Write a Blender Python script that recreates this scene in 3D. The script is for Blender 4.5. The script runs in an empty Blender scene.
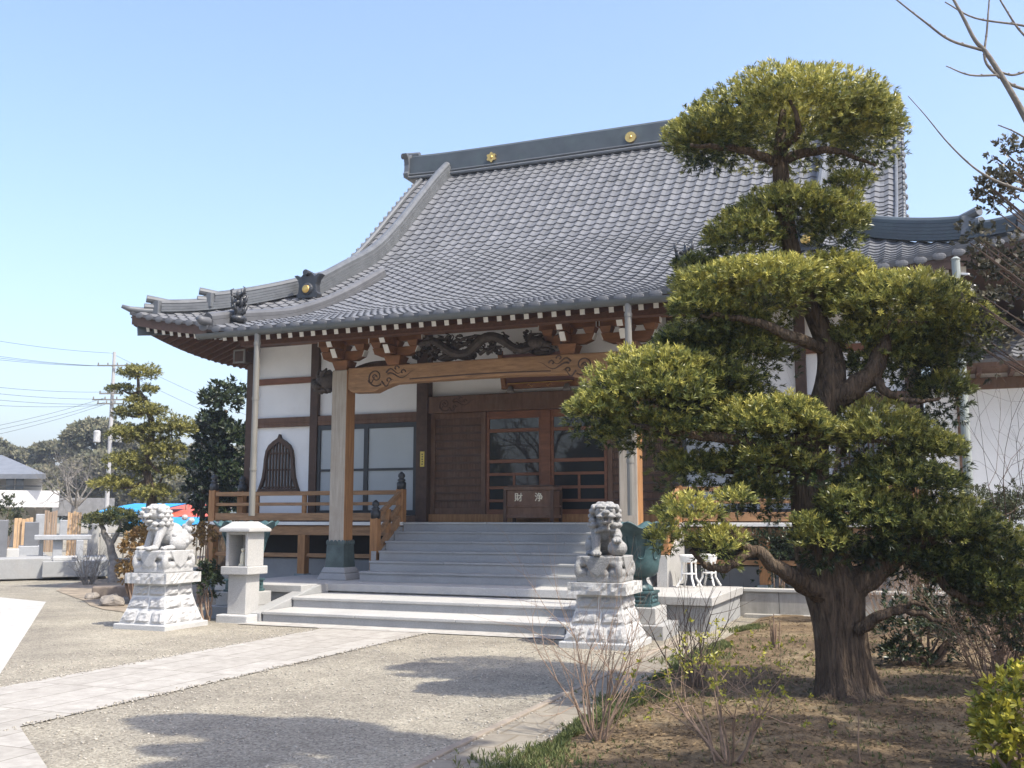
import bpy, bmesh, math, random
import numpy as np
from mathutils import Vector, Matrix, noise as mn

SC = bpy.context.scene
COL = SC.collection
R = math.radians
rng = np.random.default_rng(7)
random.seed(7)

# ------------------------------------------------------------------ camera, sky, sun, exposure
EYE = 1.6; FPX = 1020.0; YAW = R(22.3); PITCH = math.atan((517 - 384) / FPX)
cd = bpy.data.cameras.new('camera'); cam = bpy.data.objects.new('camera', cd); COL.objects.link(cam)
cam.location = (0, 0, EYE); cam.rotation_euler = (math.pi / 2 + PITCH, 0, YAW)
cd.sensor_width = 36; cd.lens = 36 * FPX / 1024; cd.clip_end = 3000; cd.clip_start = 0.05
SC.camera = cam
SUN_EL = R(56); SUN_AZ = R(15)          # azimuth measured from +X towards -Y
sdir = Vector((math.cos(SUN_EL) * math.cos(SUN_AZ), -math.cos(SUN_EL) * math.sin(SUN_AZ), math.sin(SUN_EL)))
w = bpy.data.worlds.new('World'); SC.world = w; w.use_nodes = True
nt = w.node_tree; bg = nt.nodes['Background']; sky = nt.nodes.new('ShaderNodeTexSky')
sky.sky_type = 'NISHITA'; sky.sun_disc = False; sky.sun_elevation = SUN_EL
sky.sun_rotation = math.pi / 2 + SUN_AZ; sky.air_density = 1.25; sky.dust_density = 3.0; sky.ozone_density = 4.0
tint = nt.nodes.new('ShaderNodeMix'); tint.data_type = 'RGBA'; tint.blend_type = 'MULTIPLY'; tint.inputs[0].default_value = 1
tint.inputs[7].default_value = (1.0, 0.955, 0.99, 1)           # cool white balance of the whole sky
nt.links.new(sky.outputs[0], tint.inputs[6]); nt.links.new(tint.outputs[2], bg.inputs[0]); bg.inputs[1].default_value = 0.15
sl = bpy.data.lights.new('sun', 'SUN'); sl.energy = 3.2; sl.angle = R(0.6); sl.color = (1, 0.945, 0.835)
so = bpy.data.objects.new('sun', sl); COL.objects.link(so); so.rotation_euler = (-sdir).to_track_quat('-Z', 'Y').to_euler()
SC.view_settings.view_transform = 'Standard'; SC.view_settings.look = 'None'
SC.view_settings.exposure = 1.15; SC.view_settings.gamma = 1.0
SC.render.engine = 'CYCLES'; SC.cycles.use_denoising = True; SC.cycles.max_bounces = 6
SC.cycles.transparent_max_bounces = 8

FW = np.array([-math.sin(YAW), math.cos(YAW), 0]); RT = np.array([math.cos(YAW), math.sin(YAW), 0]); UP = np.array([0, 0, 1.])
F3 = FW * math.cos(PITCH) + UP * math.sin(PITCH); U3 = UP * math.cos(PITCH) - FW * math.sin(PITCH)
def at(px, py, z=None, D=None, Y=None):
    """A survey point: the place seen at a picture position, at a known height / distance / building line."""
    d = F3 + RT * (px - 512) / FPX - U3 * (py - 384) / FPX
    t = (z - EYE) / d[2] if z is not None else (Y / d[1] if Y is not None else D / (d @ FW))
    return np.array([0, 0, EYE]) + d * t

# ------------------------------------------------------------------ materials
MATS = {}
def mat(name, col, rough=0.7, var=0.25, scale=4.0, bump=0.0, bscale=None, spec=0.4, metal=0.0, col2=None, bdist=0.02,
        stretch=(1, 1, 1), kind='noise', speck=0.0, speck_scale=120.0, dirt=None, dirt_amt=0.0, dirt_scale=1.5, detail=6):
    if name in MATS: return MATS[name]
    m = bpy.data.materials.new(name); m.use_nodes = True; n = m.node_tree.nodes; l = m.node_tree.links
    b = n['Principled BSDF']; b.inputs['Roughness'].default_value = rough; b.inputs['Metallic'].default_value = metal
    b.inputs['Specular IOR Level'].default_value = spec
    tc = n.new('ShaderNodeTexCoord'); mp = n.new('ShaderNodeMapping'); mp.inputs['Scale'].default_value = stretch
    l.new(tc.outputs['Object'], mp.inputs[0])
    t = n.new('ShaderNodeTexNoise'); t.inputs['Scale'].default_value = scale; t.inputs['Detail'].default_value = detail
    t.inputs['Roughness'].default_value = 0.65
    l.new(mp.outputs[0], t.inputs['Vector'])
    c1 = np.array(col); c2 = np.array(col2) if col2 is not None else c1 * (1 - var)
    r = n.new('ShaderNodeValToRGB'); r.color_ramp.elements[0].position = 0.32; r.color_ramp.elements[1].position = 0.68
    r.color_ramp.elements[0].color = (*c2, 1); r.color_ramp.elements[1].color = (*(np.minimum(c1 * (1 + var * 0.5), 0.95) if col2 is None else c1), 1)
    l.new(t.outputs['Fac'], r.inputs[0]); out = r.outputs[0]
    if speck > 0:
        v = n.new('ShaderNodeTexVoronoi'); v.inputs['Scale'].default_value = speck_scale; l.new(tc.outputs['Object'], v.inputs['Vector'])
        bw = n.new('ShaderNodeRGBToBW'); l.new(v.outputs['Color'], bw.inputs[0])
        rr = n.new('ShaderNodeMapRange'); rr.inputs['To Min'].default_value = 1 - speck; rr.inputs['To Max'].default_value = 1 + speck * 0.6
        l.new(bw.outputs[0], rr.inputs[0])
        mx = n.new('ShaderNodeMix'); mx.data_type = 'RGBA'; mx.blend_type = 'MULTIPLY'; mx.inputs[0].default_value = 1
        l.new(out, mx.inputs[6]); l.new(rr.outputs[0], mx.inputs[7]); out = mx.outputs[2]
    if dirt is not None:
        t2 = n.new('ShaderNodeTexNoise'); t2.inputs['Scale'].default_value = dirt_scale; t2.inputs['Detail'].default_value = 8
        t2.inputs['Roughness'].default_value = 0.7; l.new(tc.outputs['Object'], t2.inputs['Vector'])
        r2 = n.new('ShaderNodeMapRange'); r2.inputs['From Min'].default_value = 0.5; r2.inputs['From Max'].default_value = 0.75
        r2.inputs['To Max'].default_value = dirt_amt; l.new(t2.outputs['Fac'], r2.inputs[0])
        mx = n.new('ShaderNodeMix'); mx.data_type = 'RGBA'; l.new(r2.outputs[0], mx.inputs[0]); l.new(out, mx.inputs[6])
        mx.inputs[7].default_value = (*dirt, 1); out = mx.outputs[2]
    l.new(out, b.inputs['Base Color'])
    if bump > 0:
        t3 = n.new('ShaderNodeTexNoise'); t3.inputs['Scale'].default_value = bscale or scale * 3; t3.inputs['Detail'].default_value = 5
        l.new(mp.outputs[0], t3.inputs['Vector'])
        bp = n.new('ShaderNodeBump'); bp.inputs['Strength'].default_value = bump; bp.inputs['Distance'].default_value = bdist
        l.new(t3.outputs['Fac'], bp.inputs['Height']); l.new(bp.outputs[0], b.inputs['Normal'])
    MATS[name] = m; return m

def leafmat(name, lo, hi, rough=0.45, trans=0.25, mid=None):
    """Leaf colour runs from lo to hi with each leaf's own random 'tone'."""
    m = bpy.data.materials.new(name); m.use_nodes = True; n = m.node_tree.nodes; l = m.node_tree.links
    b = n['Principled BSDF']; b.inputs['Roughness'].default_value = rough; b.inputs['Specular IOR Level'].default_value = 0.35
    a = n.new('ShaderNodeAttribute'); a.attribute_name = 'tone'
    r = n.new('ShaderNodeValToRGB'); r.color_ramp.elements[0].color = (*lo, 1); r.color_ramp.elements[1].color = (*hi, 1)
    if mid: e_ = r.color_ramp.elements.new(0.4); e_.color = (*mid, 1)
    l.new(a.outputs['Fac'], r.inputs[0]); l.new(r.outputs[0], b.inputs['Base Color'])
    tr = n.new('ShaderNodeBsdfTranslucent'); l.new(r.outputs[0], tr.inputs[0])
    ms = n.new('ShaderNodeMixShader'); ms.inputs[0].default_value = trans
    l.new(b.outputs[0], ms.inputs[1]); l.new(tr.outputs[0], ms.inputs[2]); l.new(ms.outputs[0], n['Material Output'].inputs[0])
    return m

# ------------------------------------------------------------------ mesh builder
class MB:
    def __init__(s): s.v = []; s.f = []; s.m = []; s.t = {}
    def add(s, vs, fs, m=0):
        o = len(s.v); s.v += [tuple(map(float, p)) for p in vs]
        for f in fs: s.f.append(tuple(o + i for i in f)); s.m.append(m)
        return s
    def box(s, x0, x1, y0, y1, z0, z1, m=0):
        return s.add([(x0, y0, z0), (x1, y0, z0), (x1, y1, z0), (x0, y1, z0), (x0, y0, z1), (x1, y0, z1), (x1, y1, z1), (x0, y1, z1)],
              [(0, 3, 2, 1), (4, 5, 6, 7), (0, 1, 5, 4), (1, 2, 6, 5), (2, 3, 7, 6), (3, 0, 4, 7)], m)
    def frustum(s, cx, cy, z0, z1, a0, b0, a1, b1, m=0):
        return s.add([(cx - a0, cy - b0, z0), (cx + a0, cy - b0, z0), (cx + a0, cy + b0, z0), (cx - a0, cy + b0, z0),
               (cx - a1, cy - b1, z1), (cx + a1, cy - b1, z1), (cx + a1, cy + b1, z1), (cx - a1, cy + b1, z1)],
              [(0, 3, 2, 1), (4, 5, 6, 7), (0, 1, 5, 4), (1, 2, 6, 5), (2, 3, 7, 6), (3, 0, 4, 7)], m)
    def bar(s, a, b, wd, ht, m=0, upv=(0, 0, 1)):
        a = Vector(a); b = Vector(b); d = (b - a).normalized(); u = Vector(upv)
        x = d.cross(u); x = x.normalized() if x.length > 1e-6 else Vector((1, 0, 0)); u = x.cross(d).normalized()
        vs = []
        for p in (a, b):
            for i, j in ((-1, -1), (1, -1), (1, 1), (-1, 1)): vs.append(p + x * i * wd / 2 + u * j * ht / 2)
        return s.add(vs, [(0, 1, 2, 3), (7, 6, 5, 4), (0, 4, 5, 1), (1, 5, 6, 2), (2, 6, 7, 3), (3, 7, 4, 0)], m)
    def prism(s, pts, axis, a, b, m=0):
        """2D polygon pts extruded along axis 'x','y','z' from a to b."""
        n = len(pts)
        def mk(p, t): return (t, p[0], p[1]) if axis == 'x' else ((p[0], t, p[1]) if axis == 'y' else (p[0], p[1], t))
        vs = [mk(p, a) for p in pts] + [mk(p, b) for p in pts]
        fs = [tuple(range(n)), tuple(range(2 * n - 1, n - 1, -1))] + [(i, i + n, (i + 1) % n + n, (i + 1) % n) for i in range(n)]
        return s.add(vs, fs, m)
    def tube(s, pts, rad, n=8, m=0, cap=True):
        pts = [Vector(p) for p in pts]
        if not hasattr(rad, '__len__'): rad = [rad] * len(pts)
        vs = []; ref = Vector((0.3, 0.2, 1)).normalized(); x = None
        for i, p in enumerate(pts):
            d = (pts[min(i + 1, len(pts) - 1)] - pts[max(i - 1, 0)]).normalized()
            if x is None:
                x = d.cross(ref)
                if x.length < 0.1: x = d.cross(Vector((1, 0, 0)))
            x = (x - d * x.dot(d)).normalized(); y = d.cross(x)
            for k in range(n):
                t = 2 * math.pi * k / n; vs.append(p + (x * math.cos(t) + y * math.sin(t)) * rad[i])
        fs = [(i * n + k, i * n + (k + 1) % n, (i + 1) * n + (k + 1) % n, (i + 1) * n + k) for i in range(len(pts) - 1) for k in range(n)]
        if cap: fs += [tuple(range(n - 1, -1, -1)), tuple((len(pts) - 1) * n + k for k in range(n))]
        return s.add(vs, fs, m)
    def lathe(s, c, prof, n=20, m=0, rmod=None):
        vs = []; cx, cy = c
        for r, z in prof:
            for k in range(n):
                t = 2 * math.pi * k / n; q = r * (rmod(t, z) if rmod else 1); vs.append((cx + q * math.cos(t), cy + q * math.sin(t), z))
        fs = [(i * n + k, i * n + (k + 1) % n, (i + 1) * n + (k + 1) % n, (i + 1) * n + k) for i in range(len(prof) - 1) for k in range(n)]
        fs += [tuple(range(n - 1, -1, -1)), tuple((len(prof) - 1) * n + k for k in range(n))]
        return s.add(vs, fs, m)
    def ell(s, c, r, m=0, rot=None, nu=14, nv=9):
        vs = [(0, 0, 1)]
        for j in range(1, nv):
            a = math.pi * j / nv
            for k in range(nu): t = 2 * math.pi * k / nu; vs.append((math.sin(a) * math.cos(t), math.sin(a) * math.sin(t), math.cos(a)))
        vs.append((0, 0, -1)); L = len(vs) - 1
        fs = [(0, 1 + k, 1 + (k + 1) % nu) for k in range(nu)]
        for j in range(nv - 2):
            for k in range(nu): fs.append((1 + j * nu + k, 1 + (j + 1) * nu + k, 1 + (j + 1) * nu + (k + 1) % nu, 1 + j * nu + (k + 1) % nu))
        fs += [(L, 1 + (nv - 2) * nu + (k + 1) % nu, 1 + (nv - 2) * nu + k) for k in range(nu)]
        rr = r if hasattr(r, '__len__') else (r, r, r); M = rot or Matrix.Identity(3)
        return s.add([Vector(c) + M @ Vector((v[0] * rr[0], v[1] * rr[1], v[2] * rr[2])) for v in vs], fs, m)
    def build(s, name, mats, parent=None, bevel=0.0, smooth=False, seg=2, origin=None):
        """One mesh object. World coordinates; the object's origin sits at its parent's (or at 'origin')."""
        me = bpy.data.meshes.new(name)
        org = np.array(parent['_o'] if parent is not None and '_o' in parent else (origin if origin is not None else (0, 0, 0)), float)
        vs = np.array(s.v) - org
        me.from_pydata(vs.tolist(), [], s.f)
        mats = mats if isinstance(mats, (list, tuple)) else [mats]
        for mm in mats: me.materials.append(mm)
        me.polygons.foreach_set('material_index', s.m)
        if smooth: me.polygons.foreach_set('use_smooth', [True] * len(me.polygons))
        if s.t:
            tv = np.full(len(s.f), 0.5, np.float32)
            for k_, v_ in s.t.items(): tv[k_] = v_
            me.attributes.new('tone', 'FLOAT', 'FACE').data.foreach_set('value', tv)
        me.update()
        o = bpy.data.objects.new(name, me); COL.objects.link(o)
        if parent is not None: o.parent = parent; o['_o'] = list(org)
        else: o.location = org; o['_o'] = list(org)
        if bevel > 0:
            b = o.modifiers.new('bevel', 'BEVEL'); b.width = bevel; b.segments = seg; b.limit_method = 'ANGLE'; b.angle_limit = R(40)
        return o

def tag(o, label=None, cat=None, group=None, kind=None):
    if label: o['label'] = label
    if cat: o['category'] = cat
    if group: o['group'] = group
    if kind: o['kind'] = kind
    return o
def thing(name, label, cat, loc, group=None):
    o = bpy.data.objects.new(name, None); COL.objects.link(o); o.location = tuple(map(float, loc)); o['_o'] = [float(a) for a in loc]
    o.empty_display_size = 0.2
    return tag(o, label, cat, group)
def bake(o, *mods):
    """Apply modifiers to the mesh itself."""
    dg = bpy.context.evaluated_depsgraph_get(); dg.update()
    me = bpy.data.meshes.new_from_object(o.evaluated_get(dg)); o.modifiers.clear(); o.data = me
    return o
def smooth_all(o):
    o.data.polygons.foreach_set('use_smooth', [True] * len(o.data.polygons)); return o
def copy_tree(o, parent=None):
    c = o.copy(); COL.objects.link(c)
    if parent is not None: c.parent = parent
    for ch in list(o.children): copy_tree(ch, c)
    return c

def spline(pts, n):
    """Catmull-Rom through pts (rows of any width)."""
    P = np.array(pts, float); P = np.vstack([2 * P[0] - P[1], P, 2 * P[-1] - P[-2]]); out = []
    for i in range(1, len(P) - 2):
        for t in np.linspace(0, 1, n, endpoint=False):
            a, b, c, d = P[i - 1:i + 3]
            out.append(0.5 * (2 * b + (c - a) * t + (2 * a - 5 * b + 4 * c - d) * t * t + (3 * b - a - 3 * c + d) * t ** 3))
    out.append(P[-2]); return np.array(out)

# ------------------------------------------------------------------ leaves
def mesh_from_quads(name, V, tone, mats, parent, midx=None, kind=None):
    """V: (n,4,3) quads, tone: (n,)"""
    org = np.array(parent['_o']) if parent is not None else np.zeros(3)
    n = len(V); me = bpy.data.meshes.new(name); me.vertices.add(n * 4); me.loops.add(n * 4); me.polygons.add(n)
    me.vertices.foreach_set('co', (V.reshape(-1, 3) - org).astype(np.float32).ravel())
    me.loops.foreach_set('vertex_index', np.arange(n * 4, dtype=np.int32))
    me.polygons.foreach_set('loop_start', np.arange(0, n * 4, 4, dtype=np.int32))
    at_ = me.attributes.new('tone', 'FLOAT', 'FACE'); at_.data.foreach_set('value', np.clip(tone, 0, 1).astype(np.float32))
    for mm in (mats if isinstance(mats, (list, tuple)) else [mats]): me.materials.append(mm)
    if midx is not None: me.polygons.foreach_set('material_index', midx.astype(np.int32))
    me.update(calc_edges=True); me.validate()
    o = bpy.data.objects.new(name, me); COL.objects.link(o)
    if parent is not None: o.parent = parent; o['_o'] = list(map(float, org))
    return o
def unit(a): return a / np.maximum(np.linalg.norm(a, axis=-1, keepdims=True), 1e-9)
_nk = rng.normal(size=(10, 3)); _np = rng.uniform(0, 6.28, 10)
def pnoise(p, f):
    """Cheap smooth noise about -1..1."""
    q = p @ (_nk * f).T + _np; return np.sin(q + 0.7 * np.sin(q[:, ::-1])).sum(1) / 4.5
def leaf_quads(c, axis, nl, L, W, spread=(0.5, 1.2), droop=0.0):
    """Rosettes of nl pointed leaves at points c about directions axis -> (n*nl,4,3), rosette index."""
    n = len(c); axis = unit(axis)
    ref = np.where(np.abs(axis[:, 2:3]) < 0.9, np.array([[0, 0, 1.]]), np.array([[1., 0, 0]]))
    e1 = unit(np.cross(axis, ref)); e2 = np.cross(axis, e1)
    ph = (np.arange(nl)[None, :] * 2.4 + rng.uniform(0, 6.28, (n, 1)))
    th = rng.uniform(spread[0], spread[1], (n, nl))
    d = (np.cos(th)[..., None] * axis[:, None] + np.sin(th)[..., None] * (np.cos(ph)[..., None] * e1[:, None] + np.sin(ph)[..., None] * e2[:, None]))
    d[..., 2] -= droop; d = unit(d)
    ll = L * rng.uniform(0.7, 1.25, (n, nl, 1)); base = c[:, None] + axis[:, None] * (rng.uniform(-0.5, 0.3, (n, nl, 1)) * L)
    side = unit(np.cross(d, axis[:, None] + rng.normal(0, 0.25, (n, nl, 3)))) * W * 0.5 * rng.uniform(0.8, 1.2, (n, nl, 1))
    mid = base + d * ll * 0.5
    tip = base + d * ll; tip[..., 2] -= 0.06 * L
    V = np.stack([base, mid + side, tip, mid - side], axis=2)
    return V.reshape(-1, 4, 3), np.repeat(np.arange(n), nl)
def pad_points(c, rx, ru, rd, rf, n, hole=0.15, rough=0.22, freq=2.2, shell=0.45, a=RT, b=FW):
    """Points in a pad: radius rx sideways, rf in depth, ru up, rd down. Returns points, outward directions, shell depth."""
    m = int(n * 1.8) + 8
    d = unit(rng.normal(size=(m, 3))); d[:, 2] = np.where(rng.random(m) < 0.3, d[:, 2], np.abs(d[:, 2]))
    d = unit(d); r = 1 - shell * rng.random(m) ** 1.6
    z = np.where(d[:, 2] > 0, d[:, 2] * ru, d[:, 2] * rd)
    off = d[:, :1] * rx * a + d[:, 1:2] * rf * b + z[:, None] * UP
    s0 = np.array(c)[None] + off
    lump = 1 + rough * pnoise(s0, 6.28 / max(rx, 0.3) * 0.5 * freq / 2.2)
    p = np.array(c)[None] + off * (r * lump)[:, None]
    keep = pnoise(p + 3.1, freq * 2.6) > (-1 + 2 * hole) * 0.9
    p = p[keep][:n]; dd = unit((off / np.array([1, 1, 1]))[keep][:n]); return p, dd, r[keep][:n]
def foliage(name, mats, parent, pads, per, nl, L, W, spread=(0.4, 1.2), upbias=0.5, tone=(0.2, 0.25), kw=None, lighter=0.0):
    """pads: list of (center, rx, ru, rd, rf, weight, tone offset)."""
    VV = []; TT = []
    for (c, rx, ru, rd, rf, wt, to) in pads:
        n = int(per * wt * (rx * rf + 0.5 * (rx + rf) * (ru + rd)))
        p, d, r = pad_points(c, rx, ru, rd, rf, n, **(kw or {}))
        if len(p) == 0: continue
        ax = d + UP * upbias + rng.normal(0, 0.35, p.shape)
        q, ri = leaf_quads(p, ax, nl, L, W, spread)
        rt = np.clip(rng.normal(tone[0] + to, tone[1], len(p)) + lighter * d[:, 2], 0, 1) + 0.12 * pnoise(p, 3.0)  # leaves facing up toned paler, facing down darker: sunlight painted into colour
        VV.append(q); TT.append(rt[ri] + rng.normal(0, 0.07, len(q)))
    return mesh_from_quads(name, np.concatenate(VV), np.concatenate(TT), mats, parent)

def limb(mb, pts, n=5, sides=8, wob=0.0, m=0, flare=None):
    """pts rows: x,y,z,r. A tapered branch."""
    S = spline(pts, n)
    if wob:
        for i in range(1, len(S) - 1): S[i, :3] += rng.normal(0, wob, 3)
    mb.tube(S[:, :3].tolist(), np.maximum(S[:, 3], 0.002).tolist(), sides, m)
    return S
def twig(mb, p, d, L, r, depth, kids=3, bend=0.25, up=0.15, sides=4, spread=0.6, steps=4):
    """Recursive bare branching; returns tip points."""
    p = np.array(p, float); d = unit(np.array(d, float)[None])[0]; pts = [p]; rr = [r]; tips = []
    for i in range(steps):
        d = unit((d + rng.normal(0, bend, 3) * 0.6 + UP * up * 0.3)[None])[0]; p = p + d * L / steps; pts.append(p); rr.append(r * (1 - 0.55 * (i + 1) / steps))
        if depth > 0 and i >= 1:
            for _ in range(kids if i == steps - 1 else int(rng.random() < 0.7)):
                dd = unit((d + rng.normal(0, spread, 3))[None])[0]
                tips += twig(mb, p, dd, L * rng.uniform(0.5, 0.8), rr[-1] * 0.75, depth - 1, kids, bend, up, max(3, sides - 1), spread, steps)
    mb.tube([tuple(q) for q in pts], rr, sides); tips.append((pts[-1], d)); return tips
# ------------------------------------------------------------------ palette
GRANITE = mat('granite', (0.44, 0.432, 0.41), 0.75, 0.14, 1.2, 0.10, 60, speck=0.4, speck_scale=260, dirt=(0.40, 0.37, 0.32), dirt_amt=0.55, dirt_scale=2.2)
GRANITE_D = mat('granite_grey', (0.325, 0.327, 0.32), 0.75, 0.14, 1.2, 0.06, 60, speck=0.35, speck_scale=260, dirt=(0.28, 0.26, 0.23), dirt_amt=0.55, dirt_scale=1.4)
STONE_W = mat('white_stone', (0.47, 0.465, 0.445), 0.85, 0.14, 3, 0.35, 40, speck=0.25, speck_scale=220, dirt=(0.36, 0.34, 0.31), dirt_amt=0.35, dirt_scale=3)
STONE_C = mat('carved_stone', (0.43, 0.425, 0.41), 0.9, 0.2, 6, 0.5, 70, speck=0.3, speck_scale=200, dirt=(0.24, 0.23, 0.215), dirt_amt=0.45, dirt_scale=3.5, detail=10)
STONE_G = mat('grey_carved_stone', (0.30, 0.297, 0.285), 0.9, 0.2, 6, 0.5, 70, speck=0.35, speck_scale=200, dirt=(0.16, 0.155, 0.145), dirt_amt=0.45, dirt_scale=4, detail=10)  # darker grey carved stone, used for the front-facing lion
ROCKFACE = mat('rock_faced_stone', (0.42, 0.415, 0.405), 0.9, 0.2, 9, 1.0, 16, speck=0.2, speck_scale=200, dirt=(0.38, 0.37, 0.34), dirt_amt=0.5, dirt_scale=4)
CONC = mat('concrete', (0.32, 0.305, 0.27), 0.9, 0.3, 2, 0.15, 40, stretch=(3, 3, 0.6), dirt=(0.17, 0.15, 0.125), dirt_amt=0.8, dirt_scale=2.2)
CONC_L = mat('pale_concrete', (0.42, 0.41, 0.375), 0.9, 0.10, 1.5, 0.1, 40, dirt=(0.46, 0.43, 0.38), dirt_amt=0.5, dirt_scale=0.8)
FOUND = mat('foundation_concrete', (0.36, 0.37, 0.38), 0.9, 0.15, 1.5, 0.1, 40)
TILE = mat('roof_tile', (0.132, 0.133, 0.137), 0.5, 0.2, 3.3, 0.0, spec=0.35, dirt=(0.088, 0.089, 0.085), dirt_amt=0.75, dirt_scale=0.9)
def per_face_tone(m, amt):
    n = m.node_tree.nodes; l = m.node_tree.links; b = n['Principled BSDF']; src = b.inputs['Base Color'].links[0].from_socket
    a = n.new('ShaderNodeAttribute'); a.attribute_name = 'tone'; r = n.new('ShaderNodeMapRange'); r.inputs['To Min'].default_value = 1 - amt; r.inputs['To Max'].default_value = 1 + amt
    l.new(a.outputs['Fac'], r.inputs[0]); mx = n.new('ShaderNodeMix'); mx.data_type = 'RGBA'; mx.blend_type = 'MULTIPLY'; mx.inputs[0].default_value = 1
    l.new(src, mx.inputs[6]); l.new(r.outputs[0], mx.inputs[7]); l.new(mx.outputs[2], b.inputs['Base Color'])
per_face_tone(TILE, 0.22)
TILE_D = mat('ridge_tile', (0.108, 0.113, 0.116), 0.4, 0.25, 4, 0.05, spec=0.5, dirt=(0.13, 0.14, 0.14), dirt_amt=0.5)
COPPER = mat('aged_copper', (0.068, 0.08, 0.086), 0.5, 0.2, 2, 0.03, spec=0.4, dirt=(0.10, 0.14, 0.13), dirt_amt=0.4)
ONI = mat('black_tile', (0.035, 0.037, 0.04), 0.4, 0.3, 8, 0.3, spec=0.5)
GOLD = mat('gilt', (0.72, 0.46, 0.14), 0.32, 0.15, 12, 0.1, metal=0.9)
GUT = mat('gutter_metal', (0.085, 0.092, 0.088), 0.45, 0.15, 1.2, 0.0, spec=0.5, dirt=(0.13, 0.13, 0.12), dirt_amt=0.5)
PIPE = mat('pipe_metal', (0.19, 0.18, 0.155), 0.5, 0.12, 2, spec=0.5)
PLASTER = mat('white_plaster', (0.84, 0.835, 0.815), 0.9, 0.04, 1.2, 0.03, 30, dirt=(0.62, 0.6, 0.55), dirt_amt=0.4, dirt_scale=0.7)
WOOD = mat('tan_wood', (0.34, 0.195, 0.098), 0.6, 0.35, 3, 0.15, 8, stretch=(1, 6, 6), spec=0.25, dirt=(0.22, 0.12, 0.06), dirt_amt=0.6)
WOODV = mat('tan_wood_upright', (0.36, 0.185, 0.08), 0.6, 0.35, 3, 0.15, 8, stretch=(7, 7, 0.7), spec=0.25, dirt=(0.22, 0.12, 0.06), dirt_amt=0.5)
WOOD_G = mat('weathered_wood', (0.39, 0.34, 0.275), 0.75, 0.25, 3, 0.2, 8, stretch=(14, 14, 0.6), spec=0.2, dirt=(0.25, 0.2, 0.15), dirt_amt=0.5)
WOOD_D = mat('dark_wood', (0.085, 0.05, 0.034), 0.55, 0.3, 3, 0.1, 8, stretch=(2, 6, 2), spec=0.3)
WOOD_M = mat('brown_wood', (0.15, 0.085, 0.055), 0.6, 0.3, 3, 0.15, 8, stretch=(5, 5, 1), spec=0.25, dirt=(0.2, 0.15, 0.11), dirt_amt=0.5, dirt_scale=2.5)
WOOD_R = mat('red_brown_wood', (0.20, 0.085, 0.045), 0.55, 0.3, 3, 0.1, 8, stretch=(1, 5, 5), spec=0.3)
CARVE = mat('carved_dark_wood', (0.075, 0.06, 0.05), 0.7, 0.4, 12, 0.4, 30, spec=0.25)
WHITE = mat('white_paint', (0.72, 0.71, 0.67), 0.55, 0.06, 4)
BLACKM = mat('black_iron', (0.03, 0.033, 0.035), 0.45, 0.2, 6, 0.05, spec=0.5)
CLAD = mat('green_black_bronze', (0.06, 0.085, 0.08), 0.45, 0.3, 6, 0.1, spec=0.5, dirt=(0.11, 0.15, 0.14), dirt_amt=0.5)
BRONZE = mat('verdigris_bronze', (0.045, 0.095, 0.10), 0.5, 0.4, 5, 0.15, spec=0.5, dirt=(0.13, 0.23, 0.24), dirt_amt=0.5, dirt_scale=4)
YELLOW = mat('yellow_card', (0.65, 0.5, 0.12), 0.7, 0.1)
INK = mat('ink', (0.03, 0.028, 0.025), 0.7, 0.1)
CREAM = mat('cream_paint', (0.72, 0.66, 0.50), 0.6, 0.08)
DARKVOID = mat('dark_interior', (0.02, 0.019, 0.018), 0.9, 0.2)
def glassmat(name, col, rough=0.04, spec=0.5):
    m = mat(name, col, rough, 0.08, 0.7, spec=spec); m.node_tree.nodes['Principled BSDF'].inputs['IOR'].default_value = 1.55
    return m
GLASS_D = glassmat('dark_glass', (0.018, 0.022, 0.024), 0.02, 0.55)
GLASS_F = glassmat('frosted_glass', (0.42, 0.455, 0.47), 0.16, 0.5)

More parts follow.
